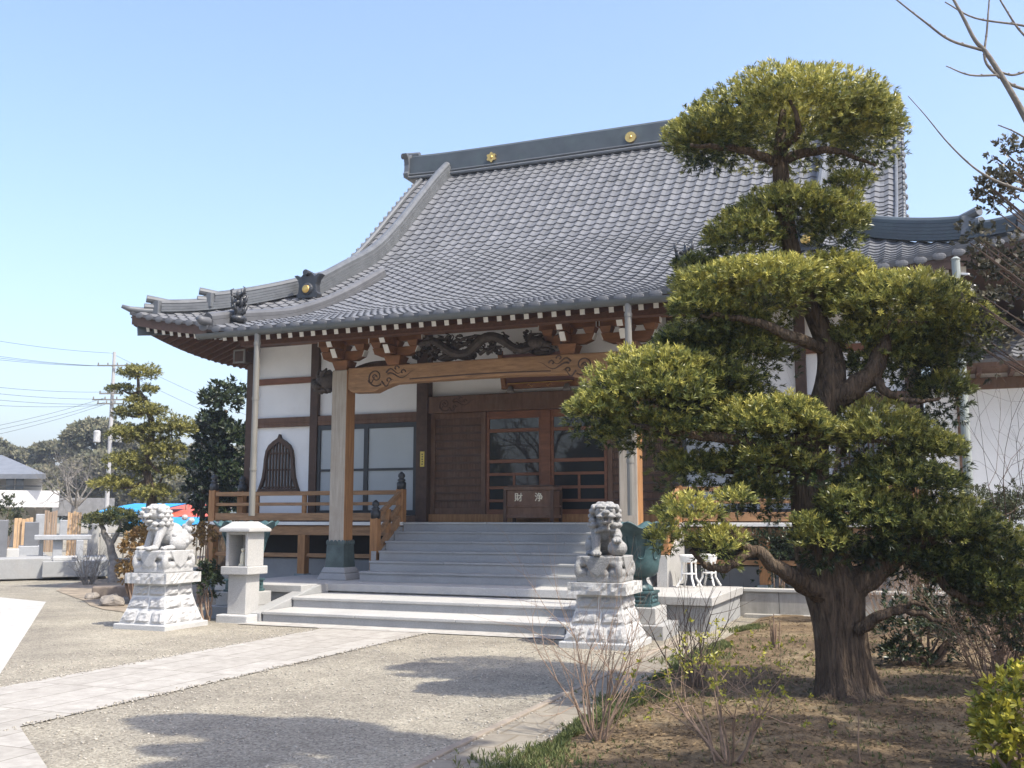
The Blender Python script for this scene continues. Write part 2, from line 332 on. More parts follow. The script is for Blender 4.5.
# ------------------------------------------------------------------ ground
def ground_sheet():
    m = bpy.data.materials.new('gravel'); m.use_nodes = True; n = m.node_tree.nodes; l = m.node_tree.links; b = n['Principled BSDF']
    b.inputs['Roughness'].default_value = 0.9; b.inputs['Specular IOR Level'].default_value = 0.2
    tc = n.new('ShaderNodeTexCoord')
    v = n.new('ShaderNodeTexVoronoi'); v.inputs['Scale'].default_value = 62; l.new(tc.outputs['Object'], v.inputs[0])
    r = n.new('ShaderNodeValToRGB'); e = r.color_ramp.elements
    e[0].color = (0.155, 0.14, 0.113, 1); e[1].color = (0.455, 0.43, 0.36, 1); x = r.color_ramp.elements.new(0.5); x.color = (0.305, 0.28, 0.23, 1)
    bw = n.new('ShaderNodeRGBToBW'); l.new(v.outputs['Color'], bw.inputs[0]); l.new(bw.outputs[0], r.inputs[0])
    t = n.new('ShaderNodeTexNoise'); t.inputs['Scale'].default_value = 0.55; t.inputs['Detail'].default_value = 9; t.inputs['Roughness'].default_value = 0.7
    l.new(tc.outputs['Object'], t.inputs['Vector'])
    r2 = n.new('ShaderNodeValToRGB'); r2.color_ramp.elements[0].position = 0.35; r2.color_ramp.elements[0].color = (0.62, 0.60, 0.58, 1)
    r2.color_ramp.elements[1].position = 0.65; r2.color_ramp.elements[1].color = (1.08, 1.06, 1.0, 1); l.new(t.outputs['Fac'], r2.inputs[0])
    mx = n.new('ShaderNodeMix'); mx.data_type = 'RGBA'; mx.blend_type = 'MULTIPLY'; mx.inputs[0].default_value = 1
    l.new(r.outputs[0], mx.inputs[6]); l.new(r2.outputs[0], mx.inputs[7]); l.new(mx.outputs[2], b.inputs['Base Color'])
    bp = n.new('ShaderNodeBump'); bp.inputs['Strength'].default_value = 0.9; bp.inputs['Distance'].default_value = 0.012
    l.new(v.outputs['Distance'], bp.inputs['Height']); bp.invert = True; l.new(bp.outputs[0], b.inputs['Normal'])
    g = MB(); S = 650
    g.add([(-S, -S, 0), (S, -S, 0), (S, S, 0), (-S, S, 0)], [(0, 1, 2, 3)])
    return tag(g.build('ground', m), kind='structure')
ground_sheet()

def paving_mat(name, c1, c2, mortar, bw, rh, off=0.5, ms=0.008, rot=0.0, bump=0.3):
    m = bpy.data.materials.new(name); m.use_nodes = True; n = m.node_tree.nodes; l = m.node_tree.links; b = n['Principled BSDF']
    b.inputs['Roughness'].default_value = 0.85; b.inputs['Specular IOR Level'].default_value = 0.25
    tc = n.new('ShaderNodeTexCoord'); mp = n.new('ShaderNodeMapping'); mp.inputs['Rotation'].default_value = (0, 0, rot)
    l.new(tc.outputs['Object'], mp.inputs[0])
    br = n.new('ShaderNodeTexBrick'); br.inputs['Scale'].default_value = 1; br.inputs['Brick Width'].default_value = bw; br.inputs['Row Height'].default_value = rh
    br.inputs['Mortar Size'].default_value = ms; br.offset = off; br.inputs['Color1'].default_value = (*c1, 1); br.inputs['Color2'].default_value = (*c2, 1)
    br.inputs['Mortar'].default_value = (*mortar, 1); l.new(mp.outputs[0], br.inputs['Vector'])
    t = n.new('ShaderNodeTexNoise'); t.inputs['Scale'].default_value = 5; t.inputs['Detail'].default_value = 10; t.inputs['Roughness'].default_value = 0.75
    l.new(tc.outputs['Object'], t.inputs['Vector'])
    r2 = n.new('ShaderNodeValToRGB'); r2.color_ramp.elements[0].position = 0.3; r2.color_ramp.elements[0].color = (0.68, 0.66, 0.64, 1)
    r2.color_ramp.elements[1].position = 0.7; r2.color_ramp.elements[1].color = (1.1, 1.1, 1.08, 1); l.new(t.outputs['Fac'], r2.inputs[0])
    mx = n.new('ShaderNodeMix'); mx.data_type = 'RGBA'; mx.blend_type = 'MULTIPLY'; mx.inputs[0].default_value = 1
    l.new(br.outputs['Color'], mx.inputs[6]); l.new(r2.outputs[0], mx.inputs[7]); l.new(mx.outputs[2], b.inputs['Base Color'])
    bp = n.new('ShaderNodeBump'); bp.inputs['Strength'].default_value = bump; bp.inputs['Distance'].default_value = 0.01
    l.new(br.outputs['Fac'], bp.inputs['Height']); bp.invert = True; l.new(bp.outputs[0], b.inputs['Normal']); return m
PAVE = paving_mat('path_paving', (0.335, 0.315, 0.28), (0.385, 0.365, 0.33), (0.21, 0.19, 0.16), 0.425, 1.1, rot=0)
PAVE2 = paving_mat('edge_paving', (0.235, 0.21, 0.17), (0.285, 0.255, 0.205), (0.20, 0.17, 0.125), 0.29, 0.45, ms=0.012)
def sheet(name, pts, z, m, kind='structure', th=0.0):
    g = MB(); 
    if th: g.prism([(p[0], p[1]) for p in pts], 'z', z - th, z)
    else: g.add([(p[0], p[1], z) for p in pts], [tuple(range(len(pts)))])
    return tag(g.build(name, m), kind=kind)
# the straight stone path that leads to the steps, with the threshold slab it meets
sheet('path', [(-8.24, -9), (-6.56, -9), (-6.56, 12.9), (-8.24, 12.9)], 0.008, PAVE)
sheet('threshold_paving', [(-9.75, 12.9), (-4.5, 12.9), (-4.5, 13.35), (-9.75, 13.35)], 0.012, paving_mat('threshold_slab', (0.39, 0.375, 0.345), (0.43, 0.415, 0.385), (0.26, 0.24, 0.21), 1.2, 0.5))
# path edge kerbs
# broad pale walkway running off to the graveyard
def g2(px, py): p = at(px, py, z=0); return (p[0], p[1])
sheet('walkway', [(-8.25, 7.25), g2(46, 602), g2(0, 597.5), g2(-150, 592), g2(-260, 640), (-14.5, 2.0), (-8.25, 2.0)], 0.004,
      paving_mat('walkway_concrete', (0.42, 0.41, 0.385), (0.45, 0.44, 0.415), (0.48, 0.46, 0.42), 3.0, 2.2, ms=0.02, rot=0.78))
sheet('crossing_path', [g2(19, 727), g2(49, 772), g2(-40, 830), (-6.75, 4.5), (-6.75, 5.75)], 0.012, PAVE)
# paver strip and planting bed along the right
sheet('edge_path', [(-3.12, 1.5), (-2.66, 1.5), (-2.66, 13.9), (-3.12, 13.9)], 0.012, PAVE2)
kb = MB(); 
for i in range(16):
    y = 1.5 + i * 0.78; kb.box(-3.19, -3.125, y, y + 0.765, -0.05, 0.03)
tag(kb.build('kerb_strip', mat('kerb_stone', (0.28, 0.235, 0.185), 0.9, 0.25, 3, 0.2, 30), bevel=0.008), kind='structure')
def bed():
    m = mat('bed_soil', (0.205, 0.148, 0.088), 0.95, 0.3, 2.2, 1.0, 45, spec=0.1, col2=(0.082, 0.06, 0.04), dirt=(0.27, 0.225, 0.14), dirt_amt=0.8, dirt_scale=1.1, detail=10)
    xs = np.linspace(-2.64, 9, 150); ys = np.linspace(1.2, 16.95, 190); X, Y = np.meshgrid(xs, ys)
    P = np.stack([X.ravel(), Y.ravel(), np.zeros(X.size)], 1)
    Z = 0.045 + 0.03 * pnoise(P, 0.9) + 0.018 * pnoise(P, 4) + 0.01 * pnoise(P, 13)
    Z += 0.04 * np.exp(-((P[:, 0] + 0.75) ** 2 + (P[:, 1] - 9.45) ** 2) / 0.9)
    edge = np.clip((P[:, 0] + 2.64) / 0.25, 0, 1); Z = 0.006 + (Z - 0.006) * edge
    g = MB(); nx = len(xs); P[:, 2] = np.maximum(Z, 0.006)
    g.add(P, [(j * nx + i, j * nx + i + 1, (j + 1) * nx + i + 1, (j + 1) * nx + i) for j in range(len(ys) - 1) for i in range(nx - 1)])
    tag(g.build('planting_bed', m, smooth=True), kind='structure')
    def zat(x, y):
        p = np.stack([x, y, np.zeros_like(x)], 1)
        z = 0.045 + 0.03 * pnoise(p, 0.9) + 0.018 * pnoise(p, 4) + 0.01 * pnoise(p, 13) + 0.04 * np.exp(-((x + 0.75) ** 2 + (y - 9.45) ** 2) / 0.9)
        return 0.006 + (z - 0.006) * np.clip((x + 2.64) / 0.25, 0, 1)
    return zat
bedz = bed()

# ------------------------------------------------------------------ temple hall
CX = -7.0; HE = 8.95; XL, XR = CX - HE, CX + HE; YE = 17.0; YR = 26.5
HV, HK = 6.8, 5.85; XKL, XKR = -12.85, -1.95; XVL, XVR = -13.8, -0.28; KL, KR, YK = -11.82, -3.08, 14.4
pk = np.array([(13.4, 4.58), (14.4, 4.86), (15.5, 5.15), (16.3, 5.36), (17, 5.57), (18.4, 6.1), (19.25, 6.5), (20.6, 7.2), (22.3, 8.15), (23.35, 9.0), (24.45, 10.0), (25.7, 11.12), (26.5, 11.75), (27, 12.1)])
_sl = np.gradient(pk[:, 1], pk[:, 0])
def prof(y):
    y = np.clip(np.asarray(y, float), 13.4, 26.9); i = np.clip(np.searchsorted(pk[:, 0], y) - 1, 0, len(pk) - 2)
    h = pk[i + 1, 0] - pk[i, 0]; t = (y - pk[i, 0]) / h
    return ((2 * t ** 3 - 3 * t ** 2 + 1) * pk[i, 1] + (t ** 3 - 2 * t ** 2 + t) * h * _sl[i] + (-2 * t ** 3 + 3 * t ** 2) * pk[i + 1, 1] + (t ** 3 - t ** 2) * h * _sl[i + 1])
def lift(a, t):
    return 0.44 * np.clip(1 - np.asarray(a, float) / 3.3, 0, 1.3) ** 2 * np.clip(1 - np.asarray(t, float) / 5.5, 0, 1)
def front(x, y):
    x = np.asarray(x, float); y = np.asarray(y, float); a = np.minimum(x - XL, XR - x)
    k = 0.10 * np.clip(1 - np.minimum(np.abs(x - KL), np.abs(x - KR)) / 0.9, 0, 1) ** 2 * np.clip((YE - y) / 2, 0, 1)
    return np.stack([x, y, prof(y) + lift(np.maximum(a, 0), np.maximum(y - YE, 0)) * (y > YE - 0.6) + k], -1)
hall = thing('temple_hall', 'large temple hall with sweeping grey tiled roof and white walls behind the stone steps', 'temple', (CX, YE + 1.7, 0))

def tiled(fpos, amin, amax, cs, lo, hi, tstep, wave=0.019, sub=6, mb=None, step=0.03):
    """Real tile relief: humps across, overlapping courses up the slope; lo/hi(a) limit each column."""
    ncol = int(round((amax - amin) / cs)); cs = (amax - amin) / ncol
    A = np.linspace(amin, amax, ncol * sub + 1); s = (A - amin) / cs
    wv = wave * np.cos(2 * np.pi * s) + 0.3 * wave * np.cos(4 * np.pi * s)
    l0 = lo(A); h0 = hi(A); t0 = l0.min(); J = int(np.ceil((h0.max() - t0) / tstep))
    T = []; O = []
    T.append(np.clip(np.full_like(A, t0), l0, h0)); O.append(np.full_like(A, -0.05))
    for j in range(J):
        for k, off in ((0, step), (1, 0.006)):
            T.append(np.clip(np.full_like(A, t0 + (j + k) * tstep), l0, h0)); O.append(wv + off)
    T = np.array(T); O = np.array(O); AA = np.broadcast_to(A, T.shape)
    e = 0.02; p = fpos(AA, T); dt = fpos(AA, T + e) - p; da = fpos(AA + e, T) - p
    N = np.cross(da, dt); N = unit(N); N = N * np.sign(N[..., 2:3]); p = p + N * O[..., None]
    n = len(A); fs = []; tone_ = np.clip(rng.normal(0.5, 0.17, (T.shape[0], ncol + 1)), 0, 1)
    mb = mb or MB(); f0 = len(mb.f)
    for r in range(T.shape[0] - 1):
        riser = r % 2 == 0
        for c in range(n - 1):
            if riser:
                tt = t0 + (r // 2) * tstep
                if r > 0 and (tt <= min(l0[c], l0[c + 1]) - 1e-6 and False): continue
                if r > 0 and (tt >= max(h0[c], h0[c + 1]) or tt < min(l0[c], l0[c + 1])): continue
                fs.append((r * n + c, r * n + c + 1, (r + 1) * n + c + 1, (r + 1) * n + c))
            elif T[r + 1, c] - T[r, c] > 1e-6 or T[r + 1, c + 1] - T[r, c + 1] > 1e-6:
                fs.append((r * n + c, r * n + c + 1, (r + 1) * n + c + 1, (r + 1) * n + c))
    for q, f in enumerate(fs): mb.t[f0 + q] = tone_[f[0] // n // 2, (f[0] % n) // sub]
    mb.add(p.reshape(-1, 3), fs); return mb, [amin + cs * k for k in range(ncol + 1)]
def flo(A): return np.where((A > KL) & (A < KR), YK, YE)
def fhi(A):
    d = np.minimum(A - XL, XR - A)
    return np.where((A < XVL) | (A > XVR), np.minimum(YE + d, YR), YR)
roof = MB()
for a0, a1 in ((XL, XVL), (XVL, KL), (KL, KR), (KR, XVR), (XVR, XR)):
    _, cols = tiled(front, a0 + 1e-4, a1 - 1e-4, 0.27, flo, fhi, 0.235, mb=roof)
    for x in cols:                                        # rounded eave ends
        if a0 == XL and x < XL + 0.2: continue
        q = front(x, YK if a0 == KL else YE); roof.ell((q[0], q[1] + 0.004, q[2] - 0.018), (0.105, 0.022, 0.07), nu=12, nv=6)
ROOF = roof.build('roof', TILE, hall)
# side slopes and the back
def side(sgn):
    ex = XL if sgn < 0 else XR
    def f(a, t): return np.stack([ex - sgn * t, a, prof(YE + t) + lift(np.maximum(np.minimum(a - YE, 2 * YR - YE - a), 0), np.maximum(t, 0))], -1)
    def hi(A): return np.minimum(np.minimum(A - YE, 2 * YR - YE - A), HE - min(CX - XKL, XKR - CX) + 0.15)
    return tiled(f, YE, 2 * YR - YE, 0.27, lambda A: np.zeros_like(A), hi, 0.25, sub=5)[0]
for sg in (-1, 1): side(sg).build('side_slope', TILE, ROOF)
bk = MB(); xs = np.linspace(XVL, XVR, 24); ys = np.linspace(YE, YR, 24)
X, Y = np.meshgrid(xs, ys); P = front(X, Y); P[..., 1] = 2 * YR - P[..., 1]
bk.add(P.reshape(-1, 3), [(j * 24 + i + 1, j * 24 + i, (j + 1) * 24 + i, (j + 1) * 24 + i + 1) for j in range(23) for i in range(23)])
bk.build('back_slope', TILE, ROOF)

def ridge_bar(pts, w_, h_, m, name, parent=None, top=0.09, courses=4):
    """A built-up ridge: stacked thin courses with a round capping."""
    b = MB(); pts = [np.array(p, float) for p in pts]
    for k in range(courses):
        z0 = h_ * k / courses; z1 = h_ * (k + 1) / courses - 0.012; ww = w_ * (1 - 0.06 * k)
        for part_w, a0, a1 in ((ww, z0, z1), (ww - 0.03, z1, z1 + 0.013)):
            n = len(pts); vs = []
            for i, p in enumerate(pts):
                d = pts[min(i + 1, n - 1)] - pts[max(i - 1, 0)]; s = np.array([d[1], -d[0], 0]); s /= np.linalg.norm(s)
                for ss, zz in ((-1, a0), (1, a0), (1, a1), (-1, a1)): vs.append(p + s * ss * part_w / 2 + UP * zz)
            fs = [(i * 4 + k2, i * 4 + (k2 + 1) % 4, (i + 1) * 4 + (k2 + 1) % 4, (i + 1) * 4 + k2) for i in range(n - 1) for k2 in range(4)]
            fs += [(3, 2, 1, 0), tuple((n - 1) * 4 + k2 for k2 in range(4))]; b.add(vs, fs)
    b.tube([tuple(p + UP * (h_ + top * 0.4)) for p in pts], top, 10)
    return b.build(name, m, parent)
def curve_y(x, y0, y1, n=24, dz=0): return [front(x, y) + UP * dz for y in np.linspace(y0, y1, n)]
# main ridge, slightly swept up at its ends
rp = [(x, YR, 11.66 + 0.05 * (abs(x - CX) / 6.9) ** 6) for x in np.linspace(-14.1, -1.0, 25)]
MR = ridge_bar(rp, 0.5, 0.62, COPPER, 'main_ridge', ROOF, 0.11, 2)
t2 = MB(); t2.tube([(p[0], p[1] - 0.30, p[2] - 0.02) for p in rp], 0.055, 8); t2.tube([(p[0], p[1] - 0.29, p[2] + 0.09) for p in rp], 0.03, 8); t2.build('ridge_moulding', TILE_D, MR)
for x, petals in ((-11.4, 6), (-7.22, 16), (-3.05, 6)):
    c = MB(); z = 11.66 + 0.32 + 0.0 * (abs(x - CX) / 6.9) ** 4
    c.prism([(x + 0.155 * (1 - (0.28 if petals == 6 else 0.06) * (0.5 + 0.5 * math.cos(petals * t))) * math.cos(t), z + 0.155 * (1 - (0.28 if petals == 6 else 0.06) * (0.5 + 0.5 * math.cos(petals * t))) * math.sin(t)) for t in np.linspace(0, 2 * math.pi, 48, endpoint=False)], 'y', YR - 0.31, YR - 0.24)
    c.ell((x, YR - 0.31, z), (0.05, 0.03, 0.05)); c.build('gilt_crest', GOLD, MR)
def oni(x, y, z, s, name, m, face='-y', crest=False, parent=ROOF):
    """Ridge-end ornament: stepped shield with horns and cylinder tips."""
    b = MB()
    prof2 = [(-0.46, 0), (0.46, 0), (0.52, 0.16), (0.44, 0.26), (0.41, 0.55), (0.47, 0.78), (0.66, 0.98), (0.50, 1.0), (0.34, 0.9), (0.18, 1.06), (-0.18, 1.06), (-0.34, 0.9), (-0.50, 1.0), (-0.66, 0.98), (-0.47, 0.78), (-0.41, 0.55), (-0.44, 0.26), (-0.52, 0.16)]
    if face == '-y':
        b.prism([(x + p[0] * s, z + p[1] * s) for p in prof2], 'y', y - 0.12 * s, y + 0.2 * s)
        b.ell((x, y - 0.12 * s, z + 0.38 * s), (0.28 * s, 0.12 * s, 0.26 * s)); b.tube([(x, y - 0.3 * s, z + 1.05 * s), (x, y + 0.5 * s, z + 1.0 * s)], 0.13 * s, 10)
    else:
        sg = -1 if face == '-x' else 1
        b.prism([(y + p[0] * s, z + p[1] * s) for p in prof2], 'x', x, x + sg * 0.22 * s)
        b.ell((x + sg * 0.2 * s, y, z + 0.4 * s), (0.12 * s, 0.3 * s, 0.28 * s))
        for k, dz in enumerate((1.06, 0.66)): b.tube([(x - sg * 0.3 * s, y, z + dz * s), (x + sg * (0.55 - 0.15 * k) * s, y, z + (dz + 0.06) * s)], (0.13 - 0.02 * k) * s, 10)
    o = b.build(name, m, parent, bevel=0.01)
    if crest:
        c = MB(); c.ell((x, y - 0.24 * s, z + 0.36 * s), (0.17 * s, 0.04 * s, 0.17 * s)); c.build('gilt_boss', GOLD, o)
    return o
for xr_, fc in ((-14.1, '-x'), (-1.0, '+x')): oni(xr_, YR, 11.72, 0.72, 'ridge_end_tile', TILE_D, fc)
for sg in (-1, 1):
    xk = XKL if sg < 0 else XKR
    kd = ridge_bar(curve_y(xk, 19.25, YR - 0.25, 28, 0.02), 0.34, 0.32, TILE_D, 'descending_ridge', ROOF, 0.11, 5)
    q = front(xk, 19.25); oni(q[0], q[1] - 0.05, q[2] + 0.0, 0.55, 'ridge_end_tile', ONI, '-y', True)
    # verge capping, stepped end tiles, bargeboard
    xv = XVL if sg < 0 else XVR
    vb = MB(); vp = curve_y(xv - sg * 0.12, 19.35, YR - 0.1, 26, 0.05); vb.tube([tuple(p) for p in vp], 0.07 if sg < 0 else 0.04, 8)
    for y in np.arange(19.4, YR - 0.05, 0.235):
        p = front(xv, y)
        for yy_ in (p[1], 2 * YR - p[1]): vb.ell((p[0] + sg * 0.02, yy_, p[2] - 0.02), (0.05, 0.10, 0.09), nu=8, nv=5)
    vb.build('verge_tiles', TILE_D, ROOF)
    for ysg in (0, 1):
        bb = MB(); yy = np.linspace(19.3, YR, 20); up_ = front(np.full(20, xv - sg * 0.06), yy); 
        if ysg: up_[:, 1] = 2 * YR - up_[:, 1]
        vs = []
        for p in up_: vs += [(p[0], p[1], p[2] - 0.08), (p[0] - sg * 0.09, p[1], p[2] - 0.08), (p[0] - sg * 0.09, p[1], p[2] - 0.5), (p[0], p[1], p[2] - 0.5)]
        bb.add(vs, [(i * 4 + k, i * 4 + (k + 1) % 4, (i + 1) * 4 + (k + 1) % 4, (i + 1) * 4 + k) for i in range(19) for k in range(4)] + [(0, 1, 2, 3), (79, 78, 77, 76)])
        bb.build('bargeboard', WOOD_R, ROOF)
    gw = MB(); gy = np.linspace(19.9, YR, 12); gz = prof(gy) - 0.15
    gw.prism([(y, z) for y, z in zip(gy, gz)] + [(2 * YR - y, z) for y, z in zip(gy[::-1], gz[::-1])], 'x', xk + sg * 0.05, xk - sg * 0.12)
    gw.build('gable_wall', WOOD_R, hall)
    # hip ridges in two tiers with end tiles
    ex = XL if sg < 0 else XR
    def hip(d): return np.array([ex - sg * d, YE + d, float(prof(YE + d)) + float(lift(d, d))])
    ridge_bar([hip(d) + UP * 0.03 for d in np.linspace(0.45, 3.1, 16)], 0.28, 0.17, TILE_D if sg < 0 else COPPER, 'hip_ridge', ROOF, 0.09, 3)
    ridge_bar([hip(d) + UP * 0.14 for d in np.linspace(1.25, 3.1, 12)], 0.26, 0.19, TILE_D if sg < 0 else COPPER, 'hip_ridge', ROOF, 0.09, 3)
    for d, dz in ((0.40, -0.03), (1.18, 0.11)):
        p = hip(d); b = MB(); dirn = np.array([sg, -1, 0]) / math.sqrt(2)
        b.frustum(p[0], p[1], p[2] - 0.02 + dz, p[2] + dz + 0.31, 0.13, 0.13, 0.10, 0.10); a_ = p + UP * (0.30 + dz) - dirn * 0.2; b.tube([tuple(a_), tuple(a_ + dirn * 0.44 + UP * 0.05)], [0.075, 0.085], 10)
        a_ = p + UP * (0.16 + dz); b.tube([tuple(a_), tuple(a_ + dirn * 0.28)], [0.08, 0.085], 10); b.build('ridge_end_tile', TILE_D, ROOF, bevel=0.01)
    tip = MB(); ps = [hip(d) + UP * z for d, z in ((1.0, 0.03), (0.5, 0.04), (0.2, 0.05), (0.0, 0.07), (-0.12, 0.13))]; tip.tube([tuple(p) for p in ps], [0.08, 0.085, 0.08, 0.065, 0.04], 10)
    tip.build('corner_tile', TILE_D, ROOF, smooth=True)
# edge ridges of the porch roof with their guardian ornaments
for x, sg in ((KL + 0.05, -1), (KR - 0.05, 1)):
    kb = ridge_bar(curve_y(x, YK + 0.05, 20.6, 26, 0.0), 0.24, 0.10, TILE, 'porch_edge_ridge', ROOF, 0.10, 1)
    e = MB(); q = front(x, YK); e.tube([(x, YK + 0.5, q[2] + 0.20), (x, YK + 0.05, q[2] + 0.09), (x + sg * 0.02, YK - 0.10, q[2] + 0.09), (x + sg * 0.04, YK - 0.17, q[2] + 0.13)], [0.09, 0.09, 0.08, 0.05], 10); e.build('corner_tile', TILE, ROOF, smooth=True)
    g = MB(); q = front(x - sg * 0.2, YK + 0.65); c = q + UP * 0.1
    g.ell(c, (0.14, 0.17, 0.08)); g.ell(c + UP * 0.15, (0.08, 0.10, 0.12)); g.ell(c + UP * 0.30 + np.array([0, -0.05, 0]), (0.065, 0.075, 0.065))
    for k in range(14):
        t = k * 2.4; h_ = 0.06 + 0.028 * k; d_ = np.array([math.cos(t), math.sin(t), 0]); g.tube([tuple(c + UP * h_), tuple(c + d_ * 0.13 + UP * (h_ + 0.05)), tuple(c + d_ * 0.15 + UP * (h_ + 0.14)), tuple(c + d_ * 0.10 + UP * (h_ + 0.17))], [0.035, 0.03, 0.02, 0.008], 6)
    g.tube([tuple(c + UP * 0.25 + np.array([0, 0.12, 0])), tuple(c + UP * 0.42 + np.array([0, 0.14, 0])), tuple(c + UP * 0.58 + np.array([0, 0.05, 0]))], [0.045, 0.04, 0.012], 8)
    g.build('guardian_ornament', ONI, ROOF, smooth=True)

# eaves: boards, fascia, rafters
sof = MB()
def strip(mb, fa, fb, n, th=0.03):
    vs = []
    for i in range(n + 1):
        a = fa(i / n); b = fb(i / n); vs += [a, b, b - UP * th, a - UP * th]
    mb.add(vs, [(i * 4 + k, (i + 1) * 4 + k, (i + 1) * 4 + (k + 1) % 4, i * 4 + (k + 1) % 4) for i in range(n) for k in range(4)] + [(0, 1, 2, 3), (n * 4 + 3, n * 4 + 2, n * 4 + 1, n * 4)])
for k in range(7):                                        # sloping boarding under the tiles
    y0, y1 = YE + 0.02 + k * 0.3, YE + 0.02 + (k + 1) * 0.3
    strip(sof, lambda s: front(XL + (y0 - YE) + 0.02 + s * (2 * HE - 2 * (y0 - YE) - 0.04), y0) - UP * 0.09, lambda s: front(XL + (y1 - YE) + 0.02 + s * (2 * HE - 2 * (y1 - YE) - 0.04), y1) - UP * 0.09, 40)
    for sg in (-1, 1):
        ex = XL if sg < 0 else XR
        def fs_(t, s): a = t + s * (2 * YR - 2 * YE - 2 * t); return np.array([ex - sg * t, YE + a, float(prof(YE + t)) + float(lift(min(a, 2 * YR - 2 * YE - a), t)) - 0.09])
        strip(sof, lambda s: fs_(y0 - YE, s), lambda s: fs_(y1 - YE, s), 40)
for k in range(8):
    y0, y1 = YK + 0.03 + k * 0.33, YK + 0.03 + (k + 1) * 0.33
    strip(sof, lambda s: front(KL + 0.05 + s * (KR - KL - 0.1), y0) - UP * 0.10, lambda s: front(KL + 0.05 + s * (KR - KL - 0.1), y1) - UP * 0.10, 20)
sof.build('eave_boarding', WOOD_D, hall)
fas = MB()
strip(fas, lambda s: front(KL + 0.04 + s * (KR - KL - 0.08), YK + 0.03) - UP * 0.05, lambda s: front(KL + 0.04 + s * (KR - KL - 0.08), YK + 0.09) - UP * 0.05, 24, 0.10)
for xa, xb in ((XL + 0.04, KL), (KR, XR - 0.04)):
    strip(fas, lambda s: front(xa + s * (xb - xa), YE + 0.03) - UP * 0.05, lambda s: front(xa + s * (xb - xa), YE + 0.10) - UP * 0.05, 24, 0.21)
for sg in (-1, 1):
    ex = XL if sg < 0 else XR
    def fe(t, s): a = 0.1 + s * (2 * YR - 2 * YE - 0.2); return np.array([ex - sg * t, YE + a, float(prof(YE + t)) + float(lift(min(a, 2 * YR - 2 * YE - a), t)) - 0.05])
    strip(fas, lambda s: fe(0.03, s), lambda s: fe(0.10, s), 60, 0.21)
    # porch side boards (closing the raised porch roof)
    px_ = KL + 0.04 if sg < 0 else KR - 0.12
    strip(fas, lambda s: front(px_, YK + 0.08 + s * 2.9) - UP * 0.05, lambda s: front(px_ + 0.08, YK + 0.08 + s * 2.9) - UP * 0.05, 12, 0.2)
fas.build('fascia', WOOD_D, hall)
WOOD_RR = mat('rafter_wood', (0.105, 0.05, 0.029), 0.55, 0.3, 3, 0.1, 8, stretch=(6, 1, 6), spec=0.3)
def rafter(pts, w_=0.075, h_=0.10, cap=True):
    b = MB()
    for i in range(len(pts) - 1): b.bar(pts[i], pts[i + 1], w_, h_, 0)
    d = (pts[0] - pts[1]); d /= np.linalg.norm(d); b.bar(pts[0] + d * 0.004, pts[0] + d * 0.016, w_ + 0.002, h_ + 0.002, 1 if cap else 0)
    return b.build('rafter', [WOOD_RR, WHITE], hall)
for x in np.linspace(KL + 0.12, KR - 0.12, 38):
    rafter([front(x, y) - UP * 0.19 for y in (YK + 0.16, 15.6, 17.0, 18.5)])
for x in list(np.arange(XL + 0.35, KL - 0.1, 0.215)) + list(np.arange(KR + 0.2, XR - 0.2, 0.25)):
    d = min(x - XL, XR - x); y1 = min(18.75, YE + max(d, 0.55)); rafter([front(x, y) - UP * 0.33 for y in (YE + 0.2, (YE + 0.2 + y1) / 2, y1)])
for y in np.arange(YE + 0.5, 22.6, 0.24):
    t1 = min(1.9, y - YE); 
    def sp(t): return np.array([XL + t, y, float(prof(YE + t)) + float(lift(y - YE, t)) - 0.33])
    rafter([sp(0.2), sp((0.2 + t1) / 2), sp(t1)], cap=False)
for sg, ex in ((-1, XL), (1, XR)):                        # corner rafters
    b = MB(); p = [np.array([ex - sg * d, YE + d, float(prof(YE + d)) + float(lift(d, d)) - z]) for d, z in ((0.12, 0.36), (0.9, 0.34), (2.0, 0.36))]
    b.bar(p[0], p[1], 0.16, 0.26); b.bar(p[1], p[2], 0.16, 0.26); b.build('corner_rafter', [COPPER], hall)
# copper lattice box hung under the left corner
bx = MB(); bx.box(-14.06, -13.82, 18.2, 18.64, 4.98, 5.22); bx.build('beam_end', WOOD_D, hall, bevel=0.01)
bx = MB()
for q in ((-14.09, -13.79, 18.19, 18.23, 4.95, 4.985), (-14.09, -13.79, 18.19, 18.23, 5.215, 5.25), (-14.09, -14.055, 18.19, 18.23, 4.986, 5.214), (-13.825, -13.79, 18.19, 18.23, 4.986, 5.214)): bx.box(*q)
bx.build('beam_end_cap', PIPE, hall)

